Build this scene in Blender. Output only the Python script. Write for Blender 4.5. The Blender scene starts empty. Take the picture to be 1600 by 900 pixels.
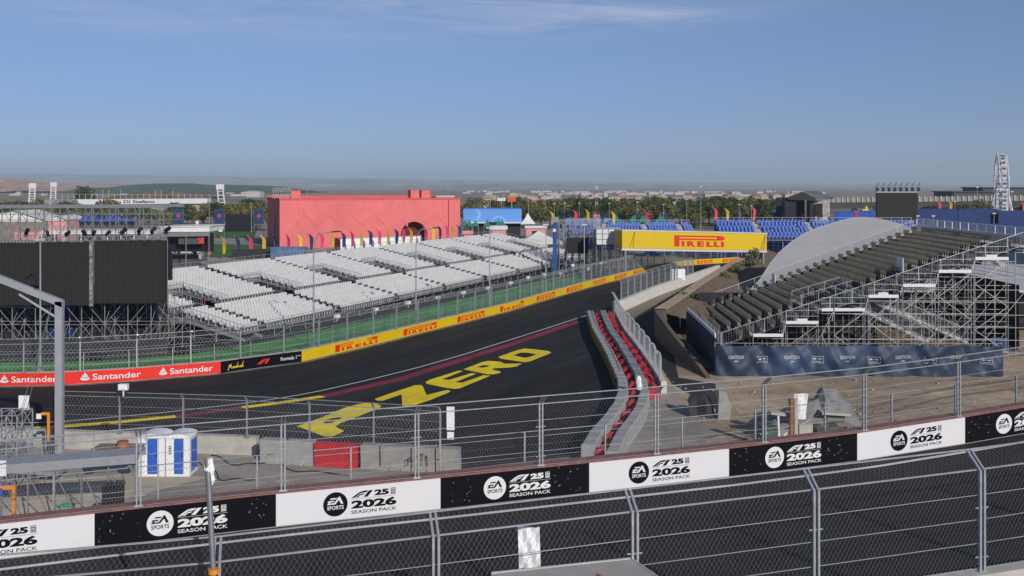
import bpy, bmesh, math, random
from mathutils import Vector, Matrix, noise
R = math.radians
random.seed(7)
SC = bpy.context.scene
COL = SC.collection
# ---------------------------------------------------------------- camera
F, HZ, CH = 1550.0, 292.0, 11.0          # focal length in photo pixels, eye-level row, eye height
cd = bpy.data.cameras.new('camera'); cam = bpy.data.objects.new('camera', cd); COL.objects.link(cam)
cam.location = (0, 0, CH); cam.rotation_euler = (R(90), 0, 0)
cd.sensor_width = 36; cd.lens = 36*F/1600; cd.shift_y = -(450-HZ)/1600
cd.clip_start = .3; cd.clip_end = 60000
SC.camera = cam
# ---------------------------------------------------------------- light
SUN_EL = 25.0
SUN_H = Vector((.48, -.877)).normalized()          # horizontal direction towards the sun
w = bpy.data.worlds.new('World'); SC.world = w; w.use_nodes = True
nt = w.node_tree; nt.nodes.clear()
out = nt.nodes.new('ShaderNodeOutputWorld'); bg = nt.nodes.new('ShaderNodeBackground')
sky = nt.nodes.new('ShaderNodeTexSky'); sky.sky_type = 'NISHITA'; sky.sun_disc = False
sky.sun_elevation = R(SUN_EL)
sky.sun_rotation = math.atan2(SUN_H.x, SUN_H.y)
sky.altitude = 650; sky.air_density = 1.0; sky.dust_density = .6; sky.ozone_density = 4.0
bg.inputs['Strength'].default_value = .078
L = nt.links.new
def mth(op, a, b=None):
    n_ = nt.nodes.new('ShaderNodeMath'); n_.operation = op
    for k, q in enumerate((a, b)):
        if q is None: continue
        if isinstance(q, (int, float)): n_.inputs[k].default_value = q
        else: L(q, n_.inputs[k])
    return n_.outputs[0]
tc = nt.nodes.new('ShaderNodeTexCoord'); sx = nt.nodes.new('ShaderNodeSeparateXYZ'); L(tc.outputs['Generated'], sx.inputs[0])
az = mth('ARCTAN2', sx.outputs['X'], sx.outputs['Y']); el = sx.outputs['Z']          # compass angle and height of the sky direction
cv = nt.nodes.new('ShaderNodeCombineXYZ'); L(mth('ADD', az, mth('MULTIPLY', el, 2.5)), cv.inputs['X']); L(mth('MULTIPLY', el, 9.0), cv.inputs['Y'])
nz = nt.nodes.new('ShaderNodeTexNoise'); nz.inputs['Scale'].default_value = 7; nz.inputs['Detail'].default_value = 8; nz.inputs['Roughness'].default_value = .66; nz.inputs['Distortion'].default_value = .6
L(cv.outputs[0], nz.inputs['Vector'])
rp = nt.nodes.new('ShaderNodeMapRange'); rp.inputs['From Min'].default_value = .36; rp.inputs['From Max'].default_value = .74; L(nz.outputs['Fac'], rp.inputs['Value'])
def wisp(a0, e0, wa, we, tilt, amt):                      # one streak of thin high cloud
    x = mth('SUBTRACT', az, a0); y = mth('SUBTRACT', mth('SUBTRACT', el, e0), mth('MULTIPLY', x, tilt))
    x2 = mth('POWER', mth('ABSOLUTE', mth('DIVIDE', x, wa)), 2.0); y2 = mth('POWER', mth('ABSOLUTE', mth('DIVIDE', y, we)), 2.0)
    return mth('MULTIPLY', mth('EXPONENT', mth('MULTIPLY', mth('ADD', x2, y2), -1.0)), amt)
cl_ = mth('ADD', wisp(.02, .168, .20, .016, .02, .95), wisp(-.33, .157, .19, .017, -.03, .75))
cl_ = mth('ADD', cl_, wisp(.10, .164, .11, .010, .06, .6)); cl_ = mth('ADD', cl_, wisp(-.08, .186, .2, .010, 0, .8))
cl_ = mth('MULTIPLY', cl_, rp.outputs[0])
mx = nt.nodes.new('ShaderNodeMix'); mx.data_type = 'RGBA'; mx.inputs['B'].default_value = (6.2, 7.0, 8.2, 1)
L(cl_, mx.inputs['Factor']); L(sky.outputs['Color'], mx.inputs['A'])
gm = nt.nodes.new('ShaderNodeMix'); gm.data_type = 'RGBA'; gm.blend_type = 'MULTIPLY'; gm.inputs['Factor'].default_value = 1
dr = nt.nodes.new('ShaderNodeValToRGB')                 # dusty air low in the sky
for e, (p_, c_) in zip((dr.color_ramp.elements[0], dr.color_ramp.elements[1], dr.color_ramp.elements.new(.06), dr.color_ramp.elements.new(.16)), ((0, (.68, .82, 1.34)), (.5, (1, 1, 1)), (.07, (.70, .76, 1.10)), (.17, (.90, .90, 1.06)))):
    e.position = p_; e.color = (*c_, 1)
L(sx.outputs['Z'], dr.inputs['Fac']); L(dr.outputs['Color'], gm.inputs['B'])
L(mx.outputs['Result'], gm.inputs['A']); L(gm.outputs['Result'], bg.inputs['Color']); L(bg.outputs[0], out.inputs['Surface'])
sl = bpy.data.lights.new('sun', 'SUN'); sl.energy = 4.0; sl.angle = R(.5); sl.color = (1, .93, .84)
so = bpy.data.objects.new('sun', sl); COL.objects.link(so)
ce = math.cos(R(SUN_EL))
so.rotation_euler = Vector((SUN_H.x*ce, SUN_H.y*ce, math.sin(R(SUN_EL)))).to_track_quat('Z', 'Y').to_euler()
SC.view_settings.view_transform = 'Standard'; SC.view_settings.look = 'None'
SC.view_settings.exposure = 0.0; SC.view_settings.gamma = 1
# ---------------------------------------------------------------- coordinates
GZ = -3.9                                            # level of the lower circuit
def P(u, v, D): return Vector(((u-800)/F*D, D, CH-(v-HZ)/F*D))
def G(u, v, z=GZ):
    D = (CH-z)*F/(v-HZ)
    return Vector(((u-800)/F*D, D, z))
def V(*a): return Vector(a)
UP = V(0, 0, 1)
# ---------------------------------------------------------------- materials
MATS = {}
def mat(name, col, rough=.7, metal=0.0, var=.18, scale=3.0, bump=0.0, stretch=(1, 1, 1), spec=.28, col2=None, detail=6, big=None, rot=0):
    if name in MATS: return MATS[name]
    m = bpy.data.materials.new(name); m.use_nodes = True; MATS[name] = m
    n = m.node_tree.nodes; l = m.node_tree.links.new; b = n['Principled BSDF']
    b.inputs['Roughness'].default_value = rough; b.inputs['Metallic'].default_value = metal
    b.inputs['Specular IOR Level'].default_value = spec
    if var <= 0 and not bump:
        b.inputs['Base Color'].default_value = (*col, 1); return m
    t = n.new('ShaderNodeTexCoord'); mpn = n.new('ShaderNodeMapping'); mpn.inputs['Scale'].default_value = stretch
    nn = n.new('ShaderNodeTexNoise'); nn.inputs['Scale'].default_value = scale; nn.inputs['Detail'].default_value = detail; nn.inputs['Roughness'].default_value = .6
    src = t.outputs['Object']
    if rot:
        m0 = n.new('ShaderNodeMapping'); m0.inputs['Rotation'].default_value = (0, 0, rot); l(src, m0.inputs['Vector']); src = m0.outputs['Vector']
    l(src, mpn.inputs['Vector']); l(mpn.outputs['Vector'], nn.inputs['Vector'])
    cr = n.new('ShaderNodeValToRGB'); cr.color_ramp.elements[0].position = .3; cr.color_ramp.elements[1].position = .7
    a = tuple(c*(1-var) for c in col); c2 = col2 if col2 else tuple(min(1, c*(1+var)) for c in col)
    cr.color_ramp.elements[0].color = (*a, 1); cr.color_ramp.elements[1].color = (*c2, 1)
    l(nn.outputs['Fac'], cr.inputs['Fac']); o = cr.outputs['Color']
    if big:
        n2 = n.new('ShaderNodeTexNoise'); n2.inputs['Scale'].default_value = big[0]; n2.inputs['Detail'].default_value = 4
        l(mpn.outputs['Vector'], n2.inputs['Vector'])
        r2 = n.new('ShaderNodeValToRGB'); r2.color_ramp.elements[0].position = .38; r2.color_ramp.elements[1].position = .62
        r2.color_ramp.elements[0].color = (1-big[1],)*3+(1,); r2.color_ramp.elements[1].color = (1, 1, 1, 1)
        l(n2.outputs['Fac'], r2.inputs['Fac'])
        mxx = n.new('ShaderNodeMix'); mxx.data_type = 'RGBA'; mxx.blend_type = 'MULTIPLY'; mxx.inputs['Factor'].default_value = 1
        l(o, mxx.inputs['A']); l(r2.outputs['Color'], mxx.inputs['B']); o = mxx.outputs['Result']
    l(o, b.inputs['Base Color'])
    if bump:
        bp = n.new('ShaderNodeBump'); bp.inputs['Strength'].default_value = bump; bp.inputs['Distance'].default_value = .05
        l(nn.outputs['Fac'], bp.inputs['Height']); l(bp.outputs['Normal'], b.inputs['Normal'])
    return m
STEEL = mat('galvanised_steel', (.42, .44, .47), .45, .6, .15, 4)
STEELD = mat('weathered_steel', (.26, .27, .28), .5, .5, .2, 4)
STEELP = mat('painted_grey_steel', (.30, .31, .34), .5, .1, .1, 2)
WIRE = mat('fence_wire', (.30, .31, .33), .55, .4, 0)
WIREF = mat('far_fence_wire', (.36, .38, .40), .6, .2, 0)
ALU = mat('aluminium', (.62, .63, .65), .4, .6, .1, 4)
BLACK = mat('black_paint', (.012, .012, .015), .5, 0, .2, 3)
DARK = mat('dark_fabric', (.025, .026, .03), .85, 0, .3, 1.5)
LED = mat('led_screen_face', (.022, .022, .021), .7, 0, .12, .8, spec=.15)
WHITE = mat('white_board', (.61, .61, .64), .45, 0, .02, 2)
WHITEP = mat('white_plastic', (.72, .73, .75), .5, 0, .06, 6)
INK = mat('black_ink', (.0045, .0045, .0075), .6, 0, 0, spec=.08)
INKW = mat('white_ink', (.62, .62, .64), .5, 0, 0)
YEL = mat('yellow_board', (.58, .40, .006), .5, 0, .04, 1.0)
YELP = mat('yellow_road_paint', (.86, .66, .012), .75, 0, .12, 1.2, big=(.25, .16))
REDB = mat('red_board', (.66, .025, .018), .5, 0, .04, 1.0)
REDI = mat('red_ink', (.60, .02, .01), .5, 0, 0)
REDT = mat('red_barrier_plastic', (.42, .022, .03), .5, 0, .2, 2)
REDK = mat('red_road_paint', (.27, .03, .055), .8, 0, .2, 1.0, big=(.2, .3))
PINK = mat('coral_render', (.68, .165, .165), .85, 0, .07, .5, bump=.05, big=(.09, .12))
PINKD = mat('coral_roof', (.52, .10, .10), .85, 0, .08, .5)
PINKL = mat('pale_coral_panel', (.62, .28, .27), .85, 0, .08, .5)
CONC = mat('pale_concrete', (.40, .385, .35), .85, 0, .18, 1.5, bump=.1)
CONCW = mat('white_concrete', (.54, .53, .50), .85, 0, .12, 1.5)
CONCD = mat('grey_concrete', (.27, .265, .25), .85, 0, .2, 1.2, bump=.1)
TEC = mat('grey_barrier_foam', (.30, .305, .30), .8, 0, .14, 1.6)
ASPH = mat('asphalt_circuit', (.0255, .024, .023), .85, 0, .5, .9, bump=.02, stretch=(.07, 1.0, 1), spec=.22, big=(.16, .38), rot=R(-64))
ASPN = mat('asphalt_near', (.025, .0235, .0235), .85, 0, .22, 9, bump=.05, spec=.3, big=(.5, .2))
ASPP = mat('asphalt_path', (.030, .030, .031), .9, 0, .3, .8, spec=.2)
ASPD = mat('asphalt_grey', (.10, .10, .10), .9, 0, .25, .6)
SAND = mat('dry_sand', (.43, .33, .225), .95, 0, .25, .8, bump=.4, big=(.15, .35))
SANDP = mat('pale_sand', (.52, .44, .34), .95, 0, .2, .6, bump=.3, big=(.2, .25))
DIRT = mat('brown_earth', (.16, .115, .08), .95, 0, .4, 1.2, bump=.8)
LAND = mat('dry_land', (.27, .225, .165), .95, 0, .35, .02, col2=(.42, .35, .26), big=(.004, .4))
CONCG = mat('concrete_yard', (.31, .285, .245), .9, 0, .2, .5, bump=.1, big=(.2, .3))
GRASS = mat('lawn', (.045, .13, .025), .95, 0, .4, .6, bump=.3)
TURF = mat('green_paint_strip', (.075, .27, .06), .9, 0, .3, .6, big=(.2, .3))
NAVY = mat('navy_fabric', (.012, .03, .085), .6, 0, .25, 1.0, col2=(.03, .07, .16))
BLUEF = mat('royal_blue_fabric', (.012, .06, .32), .6, 0, .25, .4, bump=.2)
BLUES = mat('blue_seat_plastic', (.05, .125, .47), .5, 0, .15, 2)
BLUEH = mat('sky_blue_cladding', (.12, .30, .70), .6, 0, .05, .2)
BLUEL = mat('light_blue_print', (.22, .42, .78), .6, 0, .04, .2)
BLUED = mat('dark_blue_panel', (.006, .026, .125), .6, 0, .3, .5)
SEATW = mat('white_seat_plastic', (.53, .53, .53), .5, 0, .1, .8)
SEATB = mat('beige_seat_plastic', (.27, .24, .185), .6, 0, .2, 1.5)
SEATBD = mat('brown_seat_plastic', (.075, .062, .045), .7, 0, .2, 1.5)
TENT = mat('grey_membrane', (.36, .36, .365), .7, 0, .04, .3, bump=.05)
TENTW = mat('white_membrane', (.66, .65, .62), .7, 0, .06, .3)
TEAL = mat('teal_canvas', (.02, .17, .12), .7, 0, .15, 1)
ROOFG = mat('grey_metal_roof', (.42, .43, .45), .6, .1, .08, .4)
BARK = mat('bark', (.09, .065, .045), .9, 0, .3, 4)
LEAFA = mat('olive_leaf', (.085, .105, .028), .8, 0, .4, .7, col2=(.17, .175, .05))
LEAFB = mat('dark_leaf', (.035, .06, .02), .8, 0, .4, .7, col2=(.07, .10, .03))
LEAFC = mat('autumn_leaf', (.13, .11, .035), .8, 0, .4, .7, col2=(.21, .17, .055))
ORANGE = mat('orange_paint', (.70, .24, .02), .5, 0, .1, 2)
FLY = mat('flag_yellow', (.62, .42, .03), .7, 0, .1, 1.5)
FLP = mat('flag_pink', (.60, .05, .13), .7, 0, .1, 1.5)
FLN = mat('flag_navy', (.018, .03, .10), .7, 0, .1, 1.5)
GREYB = mat('dark_grey_cladding', (.055, .06, .068), .7, 0, .2, .4)
GLASSB = mat('pale_window', (.25, .33, .35), .25, 0, .1, .5)
TARP = mat('grey_tarpaulin', (.17, .17, .175), .7, 0, .25, 2, bump=.3)
TOIB = mat('blue_door_plastic', (.02, .10, .48), .5, 0, .1, 3)
RUST = mat('rusty_steel', (.30, .12, .05), .8, .2, .3, 4)
# ---------------------------------------------------------------- mesh builder
class MB:
    def __init__(s): s.v = []; s.f = []; s.m = []
    def face(s, pts, mi=0):
        i = len(s.v); s.v += [Vector(p) for p in pts]; s.f.append(tuple(range(i, i+len(pts)))); s.m.append(mi)
    def obox(s, o, a, b, c, mi=0):                     # corner + three edge vectors
        o, a, b, c = Vector(o), Vector(a), Vector(b), Vector(c)
        if a.cross(b).dot(c) < 0: a, b = b, a
        i = len(s.v); s.v += [o, o+a, o+a+b, o+b, o+c, o+a+c, o+a+b+c, o+b+c]
        for q in ((0, 3, 2, 1), (4, 5, 6, 7), (0, 1, 5, 4), (1, 2, 6, 5), (2, 3, 7, 6), (3, 0, 4, 7)):
            s.f.append(tuple(i+k for k in q)); s.m.append(mi)
    def box(s, c, sx, sy, sz, mi=0):                   # centred in x and y, standing on c.z
        c = Vector(c); s.obox(c-V(sx/2, sy/2, 0), V(sx, 0, 0), V(0, sy, 0), V(0, 0, sz), mi)
    def bar(s, p, q, r, n=4, cap=True, r2=None, mi=0):
        p, q = Vector(p), Vector(q); d = q-p
        if d.length < 1e-6: return
        d.normalize(); a = d.cross(UP if abs(d.z) < .9 else V(1, 0, 0)).normalized(); b = d.cross(a)
        i = len(s.v); r2 = r if r2 is None else r2
        for k in range(n):
            t = 2*math.pi*(k+.5)/n; s.v.append(p+(a*math.cos(t)+b*math.sin(t))*r)
        for k in range(n):
            t = 2*math.pi*(k+.5)/n; s.v.append(q+(a*math.cos(t)+b*math.sin(t))*r2)
        for k in range(n):
            s.f.append((i+k, i+(k+1) % n, i+n+(k+1) % n, i+n+k)); s.m.append(mi)
        if cap:
            s.f.append(tuple(i+k for k in reversed(range(n)))); s.m.append(mi)
            s.f.append(tuple(i+n+k for k in range(n))); s.m.append(mi)
    def tube(s, pts, r, n=6):
        for a, b in zip(pts, pts[1:]): s.bar(a, b, r, n)
    def wire(s, p, q, r): s.bar(p, q, r, 3, False)
    def poly2(s, pts2, fn, mi=0): s.face([fn(x, y) for x, y in pts2], mi)
    def grid(s, rows, mi=0, closed=False):
        i = len(s.v); n = len(rows[0])
        for r in rows: s.v += [Vector(p) for p in r]
        for a in range(len(rows)-1):
            for b in range(n-1 if not closed else n):
                c = (b+1) % n
                s.f.append((i+a*n+b, i+a*n+c, i+(a+1)*n+c, i+(a+1)*n+b)); s.m.append(mi)
    def prism(s, pts, h, mi=0):                        # plan polygon with a z, extruded by vector h
        h = Vector(h); n = len(pts); pts = [Vector(p) for p in pts]
        s.face(list(reversed(pts)), mi); s.face([p+h for p in pts], mi)
        for k in range(n):
            a, b = pts[k], pts[(k+1) % n]; s.face([a, b, b+h, a+h], mi)
    def text(s, st, fn, x, y, wd, ht, bold=.0, shear=0.0, mi=0):   # text stretched into the box x,y,wd,ht
        vs, fs = glyphs(st, bold, shear)
        i = len(s.v); s.v += [fn(x+a*wd, y+b*ht) for a, b in vs]
        for f in fs: s.f.append(tuple(i+k for k in f)); s.m.append(mi)
    def data(s, name, mats):
        me = bpy.data.meshes.new(name); me.from_pydata([tuple(p) for p in s.v], [], s.f)
        for m in (mats if isinstance(mats, (list, tuple)) else [mats]): me.materials.append(m)
        if any(s.m): me.polygons.foreach_set('material_index', s.m)
        me.update(); return me
    def build(s, name, mats, parent=None, world=True, smooth=False, origin=None):
        if parent is not None and world:
            o = wloc(parent); s.v = [p-o for p in s.v]
        elif origin is not None:
            o = Vector(origin); s.v = [p-o for p in s.v]
        me = s.data(name, mats)
        if smooth: me.polygons.foreach_set('use_smooth', [True]*len(me.polygons))
        ob = bpy.data.objects.new(name, me); COL.objects.link(ob)
        if parent is not None: ob.parent = parent
        elif origin is not None: ob.location = origin
        return ob
def wloc(o):
    p = Vector(o.location)
    while o.parent: o = o.parent; p += Vector(o.location)
    return p
_gl = {}
def glyphs(st, bold, shear):
    k = (st, bold, shear)
    if k in _gl: return _gl[k]
    cu = bpy.data.curves.new('txt', 'FONT'); cu.body = st; cu.offset = bold; cu.shear = shear; cu.resolution_u = 3
    ob = bpy.data.objects.new('txt', cu); COL.objects.link(ob)
    me = bpy.data.meshes.new_from_object(ob)
    vs = [(v.co.x, v.co.y) for v in me.vertices]; fs = [tuple(p.vertices) for p in me.polygons]
    bpy.data.objects.remove(ob); bpy.data.curves.remove(cu); bpy.data.meshes.remove(me)
    x0 = min(a for a, b in vs); x1 = max(a for a, b in vs); y0 = min(b for a, b in vs); y1 = max(b for a, b in vs)
    vs = [((a-x0)/(x1-x0), (b-y0)/(y1-y0)) for a, b in vs]
    _gl[k] = (vs, fs); return _gl[k]
def thing(name, label, cat, loc=(0, 0, 0), rz=0, group=None):
    o = bpy.data.objects.new(name, None); COL.objects.link(o); o.empty_display_size = .3
    o.location = loc; o.rotation_euler = (0, 0, rz); o['label'] = label; o['category'] = cat
    if group: o['group'] = group
    return o
def tag(o, label, cat, group=None):
    o['label'] = label; o['category'] = cat
    if group: o['group'] = group
    return o
def struct(o): o['kind'] = 'structure'; return o
def stuff(o): o['kind'] = 'stuff'; return o
def kids(o): return [c for c in bpy.data.objects if c.parent == o]
def link_copy(o, parent=None):
    c = o.copy(); COL.objects.link(c)
    if parent is not None: c.parent = parent
    return c
class Proto:                                           # a thing kept with its parts so that copies are cheap
    def __init__(s, root): s.root = root; s.tree = [(c, kids(c)) for c in kids(root)]; s.used = False
    def place(s, loc, rz=0, sc=1.0, label=None, group=None):
        if not s.used: s.used = True; r = s.root
        else:
            r = s.root.copy(); COL.objects.link(r)
            for c, g in s.tree:
                d = link_copy(c, r)
                for e in g: link_copy(e, d)
        r.location = loc; r.rotation_euler = (0, 0, rz); r.scale = (sc,)*3 if not isinstance(sc, tuple) else sc
        if label: r['label'] = label
        if group: r['group'] = group
        return r
class Line:                                            # polyline in 3-D with arc length
    def __init__(s, pts):
        s.p = [Vector(q) for q in pts]; s.c = [0]
        for a, b in zip(s.p, s.p[1:]): s.c.append(s.c[-1]+(b-a).length)
        s.len = s.c[-1]
    def at(s, d):
        k = 0
        while k < len(s.c)-2 and d > s.c[k+1]: k += 1
        a, b = s.p[k], s.p[k+1]; return a+(b-a)*((d-s.c[k])/(s.c[k+1]-s.c[k]))
    def dir(s, d):
        a, b = s.at(max(0, d-.5)), s.at(min(s.len, d+.5)); return (b-a).normalized()
    def nrm(s, d):                                     # to the right of travel, horizontal
        t = s.dir(d); return V(t.y, -t.x, 0).normalized()
    def at_u(s, u):                                    # arc length at which the line crosses photo column u
        r = (u-800)/F; best = 0; be = 1e9; n = int(s.len*10)
        for k in range(n+1):
            q = s.at(k*s.len/n); e = abs(q.x/q.y-r)
            if e < be: be = e; best = k*s.len/n
        return best
    def off(s, d, o): return s.at(d)+s.nrm(d)*o
    def sub(s, a, b, step=2.0):
        n = max(1, int(math.ceil((b-a)/step))); return [a+(b-a)*k/n for k in range(n+1)]
def fill(mb, outer, holes, fn):
    bm = bmesh.new()
    for loop in [outer]+holes:
        vs = [bm.verts.new(fn(*q)) for q in loop]
        for a, b in zip(vs, vs[1:]+vs[:1]): bm.edges.new((a, b))
    bmesh.ops.triangle_fill(bm, use_beauty=True, edges=bm.edges[:])
    bm.verts.index_update()
    i = len(mb.v); mb.v += [v.co.copy() for v in bm.verts]
    for f in bm.faces:
        ix = [i+v.index for v in f.verts]
        if f.normal.z < 0: ix.reverse()
        mb.f.append(tuple(ix)); mb.m.append(0)
    bm.free()
# ================================================================ GROUND
def sheet(name, pts, z, m, label=None):
    mb = MB(); mb.face([V(p[0], p[1], z) for p in pts]); o = mb.build(name, m)
    if o.data.polygons[0].normal.z < 0: o.data.flip_normals()
    return struct(o)
def gsheet(name, px, lift, m): return sheet(name, [G(u, v)[:2] for u, v in px], GZ+lift, m)
mb = MB(); rows = []
ys = [20, 60, 120, 250, 500, 1000, 2000, 3500, 5500, 8000, 12000, 17000]
for y in ys: rows.append([V(x*(1+y/900), y, GZ-.02) for x in (-700, -400, -200, -100, 0, 100, 200, 400, 700)])
mb.grid(list(reversed(rows))); g = mb.build('ground', LAND); struct(g)
if g.data.polygons[0].normal.z < 0: g.data.flip_normals()
gsheet('sand_ground', [(-900, 1050), (2600, 1050), (2600, 520), (1640, 470), (1400, 470), (1120, 500), (1000, 600), (700, 740), (-300, 720)], 0, SAND)
gsheet('pale_yard', [(-700, 990), (150, 830), (1050, 900), (1140, 760), (1130, 690), (1080, 640), (1050, 600), (980, 640), (900, 690), (400, 690), (100, 660), (-700, 660)], .004, CONCG)
gsheet('sand_patch', [(-200, 820), (60, 815), (330, 745), (200, 742), (80, 748), (-200, 752)], .008, SANDP)
# lower circuit
FW = Line([(-110, 66.5, GZ), (-75, 69.5, GZ)]+[G(*q) for q in ((0, 604), (100, 602), (200, 596), (345, 583.7), (471, 566), (575, 541.5), (650, 522.5), (725, 504), (800, 485), (840, 472.5), (925, 448), (995, 430), (1022, 422.5), (1077, 414.5), (1150, 410), (1210, 406), (1300, 402))])
edge = [(1240, 412), (1100, 432), (1082, 440), (965, 487), (935, 500), (985, 590), (1000, 620), (985, 660), (905, 712), (700, 735), (400, 712), (100, 700), (-500, 690)]
sheet('lower_track', [p[:2] for p in FW.p]+[G(*q)[:2] for q in edge], GZ+.012, ASPH)
def band(name, px, wpx, lift, m):                      # painted line along photo columns, width in metres
    ln = Line([G(u, v, GZ+lift) for u, v in px]); mb = MB(); r = [[], []]
    for d in ln.sub(0, ln.len, 2):
        q = ln.at(d); n = ln.nrm(d); r[0].append(q+n*wpx/2); r[1].append(q-n*wpx/2)
    mb.grid(r); return struct(mb.build(name, m))
WL = [(-60, 664), (92, 659), (250, 645), (400, 628), (487, 613.7), (575, 593.7), (650, 575), (725, 553.7), (800, 530), (860, 511), (920, 491.5)]
band('white_edge_line', WL, .17, .018, INKW)
band('yellow_kerb_paint', [(-60, 676), (82, 667), (162, 661.5), (275, 650.5)], .75, .018, YELP)
band('red_kerb_paint', [(275, 650.5), (330, 643.5), (378, 636.6)], .75, .018, REDK)
band('yellow_kerb_paint', [(378, 636.6), (440, 629), (505, 619)], .75, .018, YELP)
band('red_kerb_paint', [(505, 619), (625, 592), (720, 562.5), (800, 537.5), (850, 520.5), (905, 501.5)], .95, .018, REDK)
A = lambda x, y: (460+x/5.625, 530+y/5.625)
Bc = lambda x, y: (640+x/5.625, 530+y/5.625)
mb = MB(); fn = lambda u, v: G(u, v, GZ+.02)
ca = lambda l: [A(*q) for q in l]; cb = lambda l: [Bc(*q) for q in l]
fill(mb, ca([(20, 765), (220, 695), (420, 610), (560, 570), (650, 560), (720, 568), (765, 585), (740, 605), (620, 655), (480, 710), (400, 740), (360, 765), (400, 790), (440, 805), (320, 865), (270, 860), (130, 800)]), [ca([(250, 725), (320, 695), (390, 685), (420, 690), (400, 705), (330, 735), (270, 740)])], fn)
fill(mb, [A(705, 525), A(860, 470), A(1060, 405), A(1110, 402), A(1130, 415), A(1145, 455), Bc(150, 490), Bc(330, 445), Bc(360, 455), Bc(340, 470), Bc(180, 535), Bc(60, 575), A(1010, 590), A(950, 592), A(943, 490), A(930, 488), A(780, 540), A(730, 540)], [], fn)
fill(mb, cb([(140, 375), (180, 355), (430, 276), (470, 280), (285, 352), (345, 358), (545, 298), (585, 303), (400, 378), (460, 382), (650, 316), (712, 320), (440, 432), (395, 437), (330, 428), (150, 392)]), [], fn)
fill(mb, cb([(470, 265), (640, 200), (690, 190), (770, 195), (810, 200), (830, 215), (990, 212), (940, 240), (880, 248), (740, 255), (725, 265), (800, 285), (800, 295), (740, 308), (690, 308)]), [cb([(595, 245), (640, 228), (700, 228), (690, 240), (640, 250)])], fn)
fill(mb, cb([(780, 155), (950, 95), (1010, 82), (1090, 88), (1225, 105), (1245, 118), (1220, 130), (1060, 195), (1010, 203), (960, 195), (800, 170)]), [cb([(910, 140), (980, 118), (1030, 118), (1120, 132), (1040, 160), (1000, 162)])], fn)
struct(mb.build('track_lettering', YELP))
rgt = random.Random(12)                                  # rubber marks left by skidding tyres
for k in range(16):
    u0 = rgt.uniform(770, 905); v0 = rgt.uniform(520, 600); q = G(u0, v0, GZ+.0162+k*.0001); ang = rgt.uniform(.9, 1.9); cu = rgt.uniform(-.05, .05); wd_ = rgt.uniform(.14, .26); L1 = rgt.uniform(8, 22)
    pts = []; a_ = ang
    for i in range(14): pts.append(q.copy()); q = q+V(math.cos(a_), math.sin(a_), 0)*(L1/13); a_ += cu*L1/13
    mb = MB(); n_ = [V(-(b-a).y, (b-a).x, 0).normalized() for a, b in zip(pts, pts[1:])]; n_.append(n_[-1])
    mb.grid([[p+n*wd_/2 for p, n in zip(pts, n_)], [p-n*wd_/2 for p, n in zip(pts, n_)]]); struct(mb.build('tyre_mark', mat('rubber_mark', (.012, .0115, .0115), .7, 0, .3, 2)))
for k in range(18):                                      # long rubber lines laid down by the cars
    d_ = rgt.uniform(10, 150); L1 = rgt.uniform(25, 70); o_ = rgt.uniform(3.2, 9.5); ph = rgt.uniform(0, 6); wd_ = rgt.uniform(.25, .7); r_ = [[], []]
    for d in FW.sub(d_, min(d_+L1, FW.len-5), 2.5):
        q = FW.off(d, o_+.6*math.sin(d*.05+ph))+UP*(.0140+k*.0001); n = FW.nrm(d); r_[0].append(q+n*wd_/2); r_[1].append(q-n*wd_/2)
    mb = MB(); mb.grid(r_); struct(mb.build('tyre_mark', mat('rubber_mark', (.012, .0115, .0115), .7, 0, .3, 2)))
for o_ in (4.4, 8.6):                                    # paving joints
    r_ = [[], []]
    for d in FW.sub(4, FW.len-5, 2.5): q = FW.off(d, o_)+UP*.0130; n = FW.nrm(d); r_[0].append(q+n*.05); r_[1].append(q-n*.05)
    mb = MB(); mb.grid(r_); struct(mb.build('paving_joint', mat('joint_filler', (.04, .039, .038), .9, 0, .2, 2)))
# green strip, dark path and yards behind the far wall
def strip(name, a, b, o0, o1, lift, m):
    mb = MB(); r = [[], []]
    for d in FW.sub(a, b, 3): r[0].append(FW.off(d, -o0)+UP*lift); r[1].append(FW.off(d, -o1)+UP*lift)
    mb.grid(r); o = struct(mb.build(name, m))
    if o.data.polygons[0].normal.z < 0: o.data.flip_normals()
    return o
dA = FW.at_u(1020)
strip('asphalt_path', 0, dA, .2, 24, .004, ASPP)
strip('green_strip', 0, dA-20, .6, 10.5, .010, TURF)
gsheet('access_road', [(985, 500), (1105, 428), (1125, 430), (1040, 490), (1060, 590), (1118, 600), (1120, 640), (1050, 600)], .016, ASPP)
# fields and yards of the fan zone
gsheet('lawn', [(318, 402), (322, 381), (432, 383), (432, 402)], .006, GRASS)
gsheet('lawn', [(322, 372), (326, 358), (402, 360), (396, 372)], .006, GRASS)
gsheet('pale_yard', [(-300, 470), (-300, 345), (420, 345), (1000, 345), (900, 420), (700, 420)], .002, CONCG)
gsheet('lawn', [(760, 392), (800, 378), (870, 372), (880, 388), (800, 398)], .008, GRASS)
gsheet('asphalt_yard', [(1180, 470), (1200, 380), (1700, 372), (2400, 420), (2400, 470)], .004, ASPD)
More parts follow.
